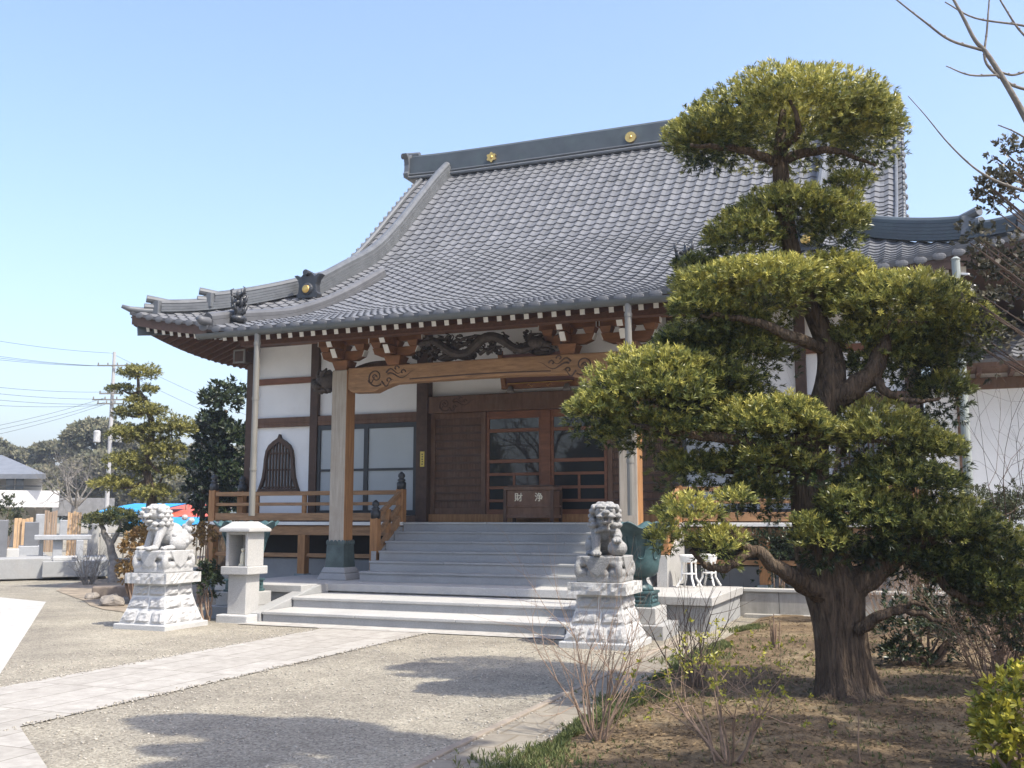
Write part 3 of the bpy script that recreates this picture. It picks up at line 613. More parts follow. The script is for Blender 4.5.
# gutter and downpipes
gp = [front(x, YK - 0.06) * np.array([1, 0, 0]) + np.array([0, YK - 0.09, 4.86 - 0.075]) for x in np.linspace(KL - 0.02, KR + 0.05, 12)]
gu = MB(); vs = []; n = len(gp)
arc = [(0.085 * math.cos(t), 0.085 * math.sin(t)) for t in np.linspace(math.pi, 2 * math.pi, 9)] ; arc2 = [(0.072 * math.cos(t), 0.072 * math.sin(t) + 0.002) for t in np.linspace(2 * math.pi, math.pi, 9)]
gu.prism([(gp[0][1] + a, gp[0][2] + b) for a, b in arc + arc2], 'x', gp[0][0], gp[-1][0])
for x in np.linspace(KL, KR, 11): gu.prism([(gp[0][1] + a * 1.08, gp[0][2] + b * 1.08) for a, b in arc + arc2], 'x', x - 0.03, x + 0.03)
gu.build('gutter', GUT, hall)
LPX, RPX = -10.59, -4.02
for x in (LPX, RPX):
    d = MB(); d.tube([(x, YK - 0.09, 4.76), (x, YK - 0.09, 4.5), (x, YK - 0.09, 1.62)], 0.052, 12)
    for z in (4.55, 3.6, 2.4): d.tube([(x, YK - 0.09, z - 0.025), (x, YK - 0.09, z + 0.025)], 0.06, 12)
    d.build('downpipe', PIPE, hall, smooth=False)

# walls: core, plaster panels, posts and rails
YW = 18.7; YD = 18.86; WL, WR = -14.05, -0.12; FL = 1.5
def part(name, m, *boxes, bevel=0.006, parent=None):
    b = MB()
    for bb in boxes: b.box(*bb)
    return b.build(name, m, parent or hall, bevel=bevel)
part('foundation', FOUND, (WL - 0.05, WR + 0.05, 18.3, 34.2, -0.1, 1.36), bevel=0)
part('wall', PLASTER, (WL + 0.06, -9.72, YW + 0.06, YW + 0.3, 1.4, 6.0), (-4.4, WR - 0.06, YW + 0.06, YW + 0.3, 1.4, 6.0), (-9.72, -4.4, YW + 0.19, YW + 0.3, 4.0, 6.0),
     (WL + 0.06, WL + 0.25, YW + 0.3, 34, 1.4, 6.0), (WR - 0.25, WR - 0.06, YW + 0.3, 34, 1.4, 6.0), (WL + 0.06, WR - 0.06, 33.8, 34.0, 1.4, 6.0), bevel=0)
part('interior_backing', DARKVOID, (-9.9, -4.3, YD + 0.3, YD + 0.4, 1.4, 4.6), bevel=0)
for x, hw in ((-13.94, 0.11), (-12.28, 0.095), (-9.66, 0.125), (-4.38, 0.125), (-2.08, 0.095), (-0.24, 0.11)):
    part('wall_post', WOOD_D, (x - hw, x + hw, YW - 0.05, YW + 0.2, FL, 5.75))
for x in (WL + 0.02, WR - 0.1):
    for y in (22.5, 26.3, 30.1, 33.7): part('wall_post', WOOD_D, (x, x + 0.1, y - 0.1, y + 0.1, FL, 5.9))
for xa, xb in ((-13.83, -12.375), (-1.985, -0.35)):
    part('wall_rail', WOOD_R, (xa, xb, YW - 0.01, YW + 0.08, 4.505, 4.635))
for xa, xb in ((-13.83, -12.375), (-12.185, -9.785), (-4.255, -2.175), (-1.985, -0.35)):
    part('wall_rail', WOOD_M, (xa, xb, YW - 0.03, YW + 0.09, 3.555, 3.76), (xa, xb, YW - 0.04, YW + 0.09, 3.63, 3.66))
    part('wall_rail', WOOD_D, (xa, xb, YW - 0.03, YW + 0.09, 5.36, 5.62)); part('wall_rail', WOOD_M, (xa, xb, YW - 0.02, YW + 0.09, FL, 1.63))
# cusped windows
half = [(0, 3.40), (0.04, 3.31), (0.15, 3.25), (0.27, 3.16), (0.34, 3.04), (0.375, 2.86), (0.39, 2.66), (0.42, 2.46), (0.48, 2.28), (0.535, 2.15)]
def offs(h, d): return [(max(0, p[0] - d), p[1] - d * (1.3 if i < 4 else (0.3 if i < 9 else -1))) for i, p in enumerate(h)]
for xc in (-13.17, -1.15):
    f = MB(); inn = offs(half, 0.06); o2 = [(p[0], p[1]) for p in half] + [(-p[0], p[1]) for p in half[::-1][:-1]]; i2 = [(p[0], p[1]) for p in inn] + [(-p[0], p[1]) for p in inn[::-1][:-1]]
    n = len(o2); vs = []
    for y in (YW - 0.03, YW + 0.07): vs += [(xc + p[0], y, p[1]) for p in o2] + [(xc + p[0], y, p[1]) for p in i2]
    fs = []
    for i in range(n):
        j = (i + 1) % n; fs += [(i, j, n + j, n + i), (2 * n + j, 2 * n + i, 3 * n + i, 3 * n + j), (i, 2 * n + i, 2 * n + j, j), (n + j, 3 * n + j, 3 * n + i, n + i)]
    f.add(vs, fs); fr = f.build('cusped_window', WOOD_D, hall)
    b = MB(); b.prism([(xc + p[0], p[1]) for p in i2], 'y', YW + 0.045, YW + 0.055); b.build('pane', GLASS_F, fr)
    b = MB()
    for k in range(9):
        x = -0.32 + 0.08 * k; top = np.interp(abs(x), [p[0] for p in inn], [p[1] for p in inn]) if abs(x) < 0.33 else 2.8
        b.box(xc + x - 0.016, xc + x + 0.016, YW + 0.0, YW + 0.03, 2.2, top)
    for z, hw in ((2.24, 0.4), (2.62, 0.31), (2.98, 0.27)): b.box(xc - hw, xc + hw, YW + 0.012, YW + 0.04, z - 0.02, z + 0.02)
    b.build('lattice', WOOD_D, fr)
# sash windows beside the porch
for xa, xb in ((-12.18, -9.79), (-4.25, -2.18)):
    f = MB(); xm = (xa + xb) / 2; y0, y1 = YW - 0.02, YW + 0.055
    for x0, x1 in ((xa, xa + 0.07), (xm - 0.05, xm + 0.05), (xb - 0.07, xb)): f.box(x0, x1, y0, y1, 1.635, 3.55)
    for x0, x1 in ((xa + 0.07, xm - 0.05), (xm + 0.05, xb - 0.07)):
        f.box(x0, x1, y0 + 0.003, y1, 3.45, 3.55); f.box(x0, x1, y0 + 0.003, y1, 1.635, 1.74); f.box(x0, x1, y0 + 0.003, y1, 2.56, 2.61)
    fr = f.build('window', BLACKM, hall)
    for x0, x1 in ((xa + 0.07, xm - 0.05), (xm + 0.05, xb - 0.07)):
        for z0, z1 in ((1.74, 2.56), (2.61, 3.45)):
            b = MB(); b.box(x0, x1, YW + 0.015, YW + 0.03, z0, z1); b.build('pane', GLASS_F, fr)
# entrance bay
part('door_sill', WOODV, (-9.53, -4.5, YD - 0.12, YD + 0.2, FL, 1.655))
tb = part('transom_beam', WOOD_M, (-9.53, -4.5, YD - 0.18, YD + 0.1, 3.71, 4.06), bevel=0.02)
def scroll(mb, x, y, z, s, flip=1, r=0.016):
    """Incised-looking cloud scroll with a trailing vine."""
    sp_ = [(x + flip * s * (0.02 + 0.028 * t) * math.cos(t + 2.2), y, z + s * (0.02 + 0.028 * t) * math.sin(t + 2.2)) for t in np.linspace(0, 9.5, 40)]
    mb.tube(sp_, [r * (0.5 + 0.5 * i / 40) for i in range(40)], 6)
    for k, (dx, dz, L) in enumerate(((0.35, 0.12, 0.6), (0.4, 0.0, 0.9), (0.2, -0.22, 0.4), (-0.25, -0.1, 0.35))):
        mb.tube([(x + flip * s * (dx + L * t), y, z + s * (dz + 0.09 * math.sin(t * 7 + k) + 0.06 * t)) for t in np.linspace(0, 1, 14)], [r * (1.1 - t) for t in np.linspace(0, 1, 14)], 6)
        c = (x + flip * s * (dx + L * 0.55), z + s * (dz + 0.1)); mb.tube([(c[0] + flip * s * 0.1 * (1 - t / 5) * math.cos(t), y, c[1] + s * 0.1 * (1 - t / 5) * math.sin(t)) for t in np.linspace(0, 4.5, 14)], r * 0.8, 6)
for q in ((-9.15, 1), (-4.9, -1)): b = MB(); scroll(b, q[0], YD - 0.18, 3.88, 0.5, q[1]); b.build('carved_scroll', WOOD_D, tb)
def louvre(x0, x1):
    f = MB(); f.box(x0, x0 + 0.1, YD - 0.05, YD + 0.05, 1.655, 3.71); f.box(x1 - 0.1, x1, YD - 0.05, YD + 0.05, 1.655, 3.71)
    f.box(x0 + 0.1, x1 - 0.1, YD - 0.045, YD + 0.05, 1.655, 1.78); f.box(x0 + 0.1, x1 - 0.1, YD - 0.045, YD + 0.05, 3.60, 3.71)
    o = f.build('slatted_panel', WOOD_M, hall, bevel=0.005); g = MB()
    for k in range(30): xx = x0 + 0.1 + (x1 - x0 - 0.2) * k / 30; g.box(xx, xx + (x1 - x0 - 0.2) / 30 - 0.006, YD + 0.0, YD + 0.03 + 0.004 * (k % 2), 1.78, 3.60)
    g.build('boarding', WOOD_M, o); s = MB()
    for k in range(1, 12): z = 1.78 + 1.82 * k / 12; s.box(x0 + 0.1, x1 - 0.1, YD - 0.03, YD - 0.002, z - 0.018, z + 0.018)
    s.build('slats', WOOD_D, o)
louvre(-9.53, -8.29); louvre(-5.74, -4.5)
def leaf_door(x0, x1, side_):
    f = MB(); y0, y1 = YD - 0.03, YD + 0.03; rw = 0.06
    f.box(x0, x0 + rw, y0, y1, 1.655, 3.71); f.box(x1 - rw, x1, y0, y1, 1.655, 3.71)
    for z, h in ((3.635, 0.075), (3.32, 0.035), (2.705, 0.035), (2.445, 0.028), (2.18, 0.028), (1.92, 0.028), (1.70, 0.05)): f.box(x0 + rw, x1 - rw, y0 + 0.004, y1 - 0.004, z - h, z + h)
    xm = (x0 + x1) / 2; f.box(xm - 0.025, xm + 0.025, y0 + 0.008, y1 - 0.008, 1.948, 2.417)
    o = f.build('glazed_door', WOOD_R, hall, bevel=0.004)
    g = MB(); g.box(x0 + rw, x1 - rw, YD - 0.006, YD + 0.006, 1.75, 3.56); g.build('glass', GLASS_D, o)
leaf_door(-8.28, -7.09, 0); leaf_door(-6.9, -5.75, 1)
part('door_mullion', WOOD_R, (-7.09, -6.9, YD - 0.07, YD + 0.06, 1.655, 3.71))
nt_ = MB(); nt_.box(-9.68, -9.585, YW - 0.062, YW - 0.05, 2.62, 2.93); nt_ = nt_.build('notice_card', YELLOW, hall)
g = MB()
for k in range(5): g.box(-9.645 + 0.004 * (k % 2), -9.615, YW - 0.066, YW - 0.063, 2.66 + 0.05 * k, 2.685 + 0.05 * k)
g.build('writing', INK, nt_)

# veranda
for xa, xb in ((-14.1, -9.46), (-4.12, -0.05)):
    part('veranda_floor', WOOD_M, (xa, xb, 17.56, YW - 0.05, 1.42, 1.495)); part('veranda_edge', WHITE, (xa, xb, 17.48, 17.56, 1.44, 1.505))
    part('veranda_beam', WOOD, (xa, xb, 17.55, 17.7, 1.24, 1.42)); part('veranda_brace', WOOD, (xa, xb, 17.60, 17.66, 0.80, 0.88))
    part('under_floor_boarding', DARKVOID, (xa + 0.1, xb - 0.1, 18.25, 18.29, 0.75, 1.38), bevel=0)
FOOT = mat('post_foot', (0.20, 0.24, 0.25), 0.8, 0.2, 4)
def newel(x, y, z0, z1, w_=0.15):
    b = MB(); b.box(x - w_ / 2, x + w_ / 2, y - w_ / 2, y + w_ / 2, z0, z1 - 0.12); o = b.build('railing_post', WOODV, hall, bevel=0.006)
    c = MB(); c.lathe((x, y), [(0.088, z1 - 0.13), (0.092, z1), (0.07, z1 + 0.015), (0.06, z1 + 0.03), (0.085, z1 + 0.05), (0.06, z1 + 0.075), (0.045, z1 + 0.085), (0.07, z1 + 0.12), (0.062, z1 + 0.17), (0.012, z1 + 0.215)], 14)
    c.build('post_cap', BLACKM, o, smooth=True)
for x in (-14.0, -11.75, -2.65, -0.25):
    b = MB(); b.box(x - 0.085, x + 0.085, 17.52, 17.69, 0.42, 1.24); o = b.build('veranda_post', WOODV, hall, bevel=0.005)
    f = MB(); f.frustum(x, 17.6, 0.05, 0.48, 0.17, 0.17, 0.12, 0.12); f.build('foot', FOOT, o)
def railing(xa, xb):
    for z, h, d in ((2.075, 0.042, 0.10), (1.86, 0.032, 0.07), (1.605, 0.075, 0.09)): part('rail', WOOD, (xa, xb, 17.6 - d / 2, 17.6 + d / 2, z - h, z + h))
railing(-13.92, -9.62); railing(-4.02, -0.3)
for x in (-11.75, -12.9, -10.8, -2.65, -3.7, -1.4): part('baluster', WOODV, (x - 0.045, x + 0.045, 17.57, 17.63, 1.68, 2.035))
newel(-14.0, 17.6, 1.44, 2.28); newel(-9.54, 17.6, 1.5, 2.26); newel(-4.1, 17.6, 1.5, 2.26); newel(-0.22, 17.6, 1.44, 2.28); newel(-14.0, 18.55, 1.5, 2.28)
part('rail', WOOD, (-14.05, -13.95, 17.68, 18.48, 2.035, 2.115), (-14.03, -13.97, 17.68, 18.48, 1.83, 1.89), (-14.04, -13.96, 17.68, 18.48, 1.53, 1.68))
for x in (-9.54, -4.1):
    newel(x, 16.62, 0.48 if x < -7 else 0.99, 1.70)
    for za, zb, h in ((1.60, 2.06, 0.08), (1.28, 1.80, 0.08), (0.88, 1.55, 0.20)):
        b = MB(); b.bar((x, 16.68, za), (x, 17.54, zb), 0.08, h); b.build('stair_rail', WOOD, hall, bevel=0.005)
    part('baluster', WOODV, (x - 0.04, x + 0.04, 17.06, 17.14, 1.3, 1.75))

# porch: posts, curved tie beam, brackets, purlin, carvings
PY = 16.25
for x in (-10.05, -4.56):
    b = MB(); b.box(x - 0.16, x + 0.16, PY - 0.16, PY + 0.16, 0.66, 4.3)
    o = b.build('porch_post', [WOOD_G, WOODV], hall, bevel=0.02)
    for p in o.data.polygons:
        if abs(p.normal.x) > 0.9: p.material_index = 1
    c = MB(); c.frustum(x, PY, 0.70, 1.14, 0.195, 0.195, 0.175, 0.175)
    for k in range(-2, 3):
        for sx in (-1, 1):
            c.ell((x + k * 0.078, PY + sx * 0.176, 1.14), (0.04, 0.012, 0.05), nu=8, nv=6); c.ell((x + sx * 0.176, PY + k * 0.078, 1.14), (0.012, 0.04, 0.05), nu=8, nv=6)
    c.build('metal_shoe', CLAD, o)
    s = MB(); s.frustum(x, PY, 0.48, 0.60, 0.31, 0.31, 0.26, 0.26); s.frustum(x, PY, 0.602, 0.70, 0.26, 0.26, 0.215, 0.215); s.build('post_base', GRANITE_D, o, bevel=0.015)
kx0, kx1 = -9.89, -4.72
bot = [(kx0, 3.93), (kx0 + 0.1, 3.87), (kx0 + 0.55, 3.86), (kx0 + 0.72, 3.93), (kx0 + 0.95, 4.0)] + [(x, 4.0 + 0.02 * math.sin(math.pi * (x - kx0 - 0.95) / (kx1 - kx0 - 1.9))) for x in np.linspace(kx0 + 1.1, kx1 - 1.1, 14)] + [(kx1 - 0.95, 4.0), (kx1 - 0.72, 3.93), (kx1 - 0.55, 3.86), (kx1 - 0.1, 3.87), (kx1, 3.93)]
top = [(x, 4.33 + 0.012 * math.sin(math.pi * (x - kx0) / (kx1 - kx0))) for x in np.linspace(kx1, kx0, 16)]
b = MB(); b.prism(bot + top, 'y', PY - 0.13, PY + 0.13); kb = b.build('curved_tie_beam', WOOD, hall, bevel=0.02)
for q in ((-9.3, 1), (-5.32, -1)): b = MB(); scroll(b, q[0], PY - 0.13, 4.13, 0.62, q[1], 0.017); b.build('carved_scroll', WOOD_D, kb)
b = MB(); b.tube([(x, PY - 0.13, 4.06 + 0.02 * math.sin(math.pi * (x + 8.6) / 2.7)) for x in np.linspace(-8.6, -5.9, 14)], 0.012, 6); b.build('incised_line', WOOD_D, kb)
def beast(x, sg):                                          # carved nose on the outer side of the post
    b = MB(); c = np.array([x + sg * 0.36, PY, 4.12])
    b.ell(c, (0.24, 0.15, 0.18)); b.ell(c + (sg * 0.2, 0, -0.05), (0.14, 0.12, 0.1)); b.ell(c + (sg * 0.18, 0, -0.16), (0.11, 0.1, 0.04)); b.ell(c + (sg * 0.3, 0, 0.02), 0.055)
    for k in range(26): t = rng.uniform(0, 6.28); b.ell(c + np.array([rng.uniform(-0.2, 0.08), 0.16 * math.cos(t), 0.18 * math.sin(t)]), rng.uniform(0.035, 0.06), nu=8, nv=6)
    for s in (-1, 1): b.ell(c + (sg * 0.14, s * 0.1, 0.1), 0.045); b.tube([tuple(c + (sg * 0.05, s * 0.12, 0.12)), tuple(c + (-sg * 0.08, s * 0.16, 0.22))], [0.05, 0.02], 8)
    b.build('carved_beast_head', CARVE, hall, smooth=True)
beast(-10.05, -1); beast(-4.56, 1)
def bracket(x, y, z0, z1, w_=0.34):
    b = MB(); h = (z1 - z0)
    b.frustum(x, y, z0, z0 + h * 0.3, 0.12, 0.12, 0.17, 0.17); 
    for dx, L in ((1, w_ * 1.55),):
        pr = [(x - L, z0 + h * 0.62), (x - L * 0.92, z0 + h * 0.42), (x - L * 0.6, z0 + h * 0.31), (x + L * 0.6, z0 + h * 0.31), (x + L * 0.92, z0 + h * 0.42), (x + L, z0 + h * 0.62)]
        b.prism(pr, 'y', y - 0.07, y + 0.07)
    for dx in (-1, 0, 1): b.frustum(x + dx * w_ * 1.25, y, z0 + h * 0.63, z0 + h * 0.82, 0.07, 0.08, 0.11, 0.11)
    b.box(x - w_ * 1.8, x + w_ * 1.8, y - 0.06, y + 0.06, z0 + h * 0.825, z1 - 0.003)
    # forward noses, whitened at the cut
    for zz, L in ((0.36, 0.42), (0.66, 0.6)):
        b.prism([(y - L, z0 + h * (zz + 0.22)), (y - L + 0.1, z0 + h * zz), (y + 0.1, z0 + h * zz), (y + 0.1, z0 + h * (zz + 0.26)), (y - L, z0 + h * (zz + 0.26))], 'x', x - 0.05, x + 0.05)
        b.bar((x, y - L - 0.004, z0 + h * (zz + 0.25)), (x, y - L + 0.094, z0 + h * zz - 0.004), 0.1, 0.016, 1)
    for sx in (-1, 1):
        xx = x + sx * w_ * 1.8; b.box(min(xx, xx + sx * 0.012), max(xx, xx + sx * 0.012), y - 0.061, y + 0.061, z0 + h * 0.83, z1 - 0.006, 1)
        xx = x + sx * w_ * 1.55; b.bar((xx + sx * 0.006, y, z0 + h * 0.62), (xx - sx * w_ * 0.13, y, z0 + h * 0.42), 0.142, 0.016, 1)
    b.build('bracket', [WOOD_RO, WHITE], hall)
WOOD_RO = mat('orange_brown_wood', (0.215, 0.098, 0.043), 0.6, 0.3, 3, 0.1, 8, stretch=(1, 5, 5), spec=0.25)
for x in (-10.05, -8.95, -5.6, -4.56): bracket(x, PY, 4.34 if abs(x + 7.25) < 2.5 else 4.30, 4.88, 0.30)
part('porch_purlin', WOOD_RO, (-11.3, -3.2, PY - 0.12, PY + 0.12, 4.885, 5.12))
part('porch_purlin', WOOD_RR, (-11.6, -3.1, 15.15, 15.35, 4.70, 4.86))
def dragon():
    b = MB(); x0, x1 = -8.55, -5.85
    xs = np.linspace(x0 + 0.1, x1 - 0.35, 40); b.tube([(x, PY - 0.05 + 0.04 * math.sin(9 * x), 4.60 + 0.14 * math.sin(5.2 * (x - x0))) for x in xs], [0.05 + 0.035 * math.sin(math.pi * i / 39) for i in range(40)], 8)
    b.ell((x1 - 0.32, PY - 0.1, 4.58), (0.16, 0.1, 0.11)); b.ell((x1 - 0.14, PY - 0.1, 4.53), (0.1, 0.07, 0.06)); b.ell((x1 - 0.16, PY - 0.1, 4.45), (0.09, 0.06, 0.035))
    for k in range(60):
        x = rng.uniform(x0, x1); z = rng.uniform(4.42, 4.80); s = rng.uniform(0.06, 0.12); ph = rng.uniform(0, 6)
        b.tube([(x + s * (0.25 + 0.14 * t) * math.cos(t + ph), PY + rng.uniform(-0.08, 0.08), z + s * (0.25 + 0.14 * t) * 0.8 * math.sin(t + ph)) for t in np.linspace(0, 5, 12)], [0.03 * (1 - i / 16) for i in range(12)], 6)
    for k in range(46):
        x = rng.uniform(x0, x1); z = rng.uniform(4.4, 4.75); b.tube([(x, PY, z), (x + 0.12, PY - 0.05, z + 0.05), (x + 0.28, PY + 0.02, z + rng.uniform(-0.05, 0.12))], [0.035, 0.03, 0.008], 6)
    for k in range(5): b.ell((rng.uniform(x0, x1), PY + 0.02, 4.43), (0.2, 0.06, 0.07), nu=8, nv=6)
    b.build('carved_dragon', CARVE, hall)
dragon()
for x in (-10.05, -4.56):                                  # beams tying the porch posts back to the hall
    b = MB(); pts = [(x, PY + 0.15 + (YW - PY - 0.2) * t, 4.12 + 0.5 * t + 0.14 * math.sin(math.pi * t)) for t in np.linspace(0, 1, 12)]
    for i in range(11): b.bar(pts[i], pts[i + 1], 0.2, 0.32)
    b.build('rainbow_beam', WOOD_M, hall)
# ------------------------------------------------------------------ stone platform and steps
pf = thing('stone_platform', 'low pale granite platform spreading in front of the hall porch', 'platform', (-7.2, 16, 0))
def p_(name, m, parent, *boxes, bevel=0.01):
    b = MB()
    for bb in boxes: b.box(*bb)
    return b.build(name, m, parent, bevel=bevel)
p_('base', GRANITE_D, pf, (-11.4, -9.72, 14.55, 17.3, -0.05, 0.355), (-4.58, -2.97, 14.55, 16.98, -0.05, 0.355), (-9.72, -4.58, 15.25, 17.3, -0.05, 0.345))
p_('paving_slab', GRANITE, pf, (-11.45, -9.70, 14.5, 17.3, 0.36, 0.48), (-4.60, -2.92, 14.5, 16.98, 0.36, 0.48), (-9.70, -4.61, 15.19, 17.3, 0.35, 0.478))
ls = thing('stone_steps', 'two broad low granite steps meeting the gravel and the stone path', 'steps', (-7.15, 14.2, 0))
for (ya, yb, z) in ((13.32, 14.22, 0.165), (14.12, 15.24, 0.325)):
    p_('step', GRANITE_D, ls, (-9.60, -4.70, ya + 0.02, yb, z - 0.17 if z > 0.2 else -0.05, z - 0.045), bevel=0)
    p_('tread', GRANITE, ls, *[(-9.62 + k * 1.645, -9.62 + (k + 1) * 1.645 - 0.006, ya, yb - 0.03, z - 0.045, z) for k in range(3)], bevel=0.008)
for x0, x1 in ((-9.72, -9.63), (-4.675, -4.585)):
    b = MB(); b.prism([(13.30, -0.02), (15.22, -0.02), (15.22, 0.47), (14.95, 0.47), (13.30, 0.14)], 'x', x0 - (0.16 if x0 < -7 else 0), x1 + (0.16 if x0 > -7 else 0)); b.build('cheek', GRANITE_D, ls, bevel=0.012)
us = thing('stone_steps', 'flight of six shaded grey granite steps climbing from the platform to the hall doors', 'steps', (-7.2, 16.6, 0.48))
for k in range(6):
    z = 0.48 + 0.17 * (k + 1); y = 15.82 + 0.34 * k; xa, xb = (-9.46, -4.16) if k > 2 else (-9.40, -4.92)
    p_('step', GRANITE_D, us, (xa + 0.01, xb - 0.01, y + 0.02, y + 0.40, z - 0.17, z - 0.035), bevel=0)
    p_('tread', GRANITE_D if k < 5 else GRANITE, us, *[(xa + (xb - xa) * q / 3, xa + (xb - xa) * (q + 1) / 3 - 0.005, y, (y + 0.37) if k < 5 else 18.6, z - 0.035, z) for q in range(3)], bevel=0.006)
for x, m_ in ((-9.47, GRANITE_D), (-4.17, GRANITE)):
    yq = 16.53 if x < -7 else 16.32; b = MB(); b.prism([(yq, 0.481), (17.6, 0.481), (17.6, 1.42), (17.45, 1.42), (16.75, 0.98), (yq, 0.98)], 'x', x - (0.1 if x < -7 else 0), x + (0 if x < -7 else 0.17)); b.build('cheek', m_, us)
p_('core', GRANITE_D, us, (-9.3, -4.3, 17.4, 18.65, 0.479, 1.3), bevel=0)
# kerb wall that carries on to the right below the veranda
kw = thing('concrete_wall', 'low grey concrete kerb wall running right from the platform behind the big tree', 'wall', (0, 17.1, 0))
p_('panel', CONC, kw, *[(-3.6 + k * 0.62, -3.6 + (k + 1) * 0.62 - 0.008, 17.03, 17.2, -0.05, 0.40) for k in range(19)], bevel=0.004)
p_('coping', CONC_L, kw, (-3.62, 8.2, 17.0, 17.23, 0.402, 0.455)); p_('footing', CONC, kw, (-2.9, 8.15, 16.86, 17.03, -0.05, 0.06))
p_('apron', CONC_L, kw, (-3.6, 8.15, 17.23, 18.3, 0.30, 0.39), bevel=0)

# ------------------------------------------------------------------ guardian lions on pedestals
def pedestal(cx, cy, label):
    t = thing('stone_pedestal', label, 'pedestal', (cx, cy, 0), 'pedestals of the guardian lions')
    p_('plinth', STONE_W, t, (cx - 0.47, cx + 0.47, cy - 0.47, cy + 0.47, -0.02, 0.075), bevel=0.012)
    # flaring courses of rock-faced blocks with pale joints
    prof_ = [(0.08, 0.43), (0.28, 0.358), (0.46, 0.31), (0.63, 0.295)]
    m = MB(); m.frustum(cx, cy, 0.076, 0.28, 0.418, 0.418, 0.346, 0.346); m.frustum(cx, cy, 0.28, 0.46, 0.346, 0.346, 0.298, 0.298); m.frustum(cx, cy, 0.46, 0.64, 0.298, 0.298, 0.284, 0.284); m.build('joints', mat('white_mortar', (0.55, 0.545, 0.525), 0.9, 0.06), t)
    b = MB()
    for c in range(3):
        (z0, r0), (z1, r1) = prof_[c], prof_[c + 1]; nb = (3, 2, 2)[c]
        for side_ in range(4):
            ca, sa = [(1, 0), (0, 1), (-1, 0), (0, -1)][side_]
            for k in range(nb):
                u0, u1 = -1 + 2 * k / nb + 0.02, -1 + 2 * (k + 1) / nb - 0.02
                if c == 1: u0, u1 = (-0.98, 0.08) if k == 0 else (0.13, 0.98)
                G = 5; vs = []
                for j in range(G + 1):
                    v = j / G; r = r0 + (r1 - r0) * v; z = z0 + 0.012 + (z1 - z0 - 0.024) * v
                    for i in range(G + 1):
                        u = u0 + (u1 - u0) * i / G; edge = min(i, G - i, j, G - j) > 0
                        o = r + (rng.uniform(0.002, 0.026) if edge else -0.012); a = u * (r - 0.012)
                        vs.append((cx + ca * o - sa * a, cy + sa * o + ca * a, z))
                b.add(vs, [(j * (G + 1) + i, j * (G + 1) + i + 1, (j + 1) * (G + 1) + i + 1, (j + 1) * (G + 1) + i) for j in range(G) for i in range(G)])
    b.build('rock_faced_blocks', ROCKFACE, t)
    s = MB(); G = 16; z0, z1 = 0.645, 0.79; r = 0.378      # rough-edged top slab
    for side_ in range(4):
        ca, sa = [(1, 0), (0, 1), (-1, 0), (0, -1)][side_]; vs = []
        for j in range(4):
            for i in range(G + 1):
                a = (-1 + 2 * i / G) * r; e = 0 < i < G and 0 < j < 3; o = r + (rng.uniform(-0.014, 0.016) if e else 0)
                vs.append((cx + ca * o - sa * a, cy + sa * o + ca * a, z0 + (z1 - z0) * j / 3))
        s.add(vs, [(j * (G + 1) + i, j * (G + 1) + i + 1, (j + 1) * (G + 1) + i + 1, (j + 1) * (G + 1) + i) for j in range(3) for i in range(G)])
    s.add([(cx - r, cy - r, z1), (cx + r, cy - r, z1), (cx + r, cy + r, z1), (cx - r, cy + r, z1)], [(0, 1, 2, 3)]); s.add([(cx - r, cy - r, z0), (cx + r, cy - r, z0), (cx + r, cy + r, z0), (cx - r, cy + r, z0)], [(3, 2, 1, 0)])
    s.build('cap_slab', STONE_W, t)
    return t
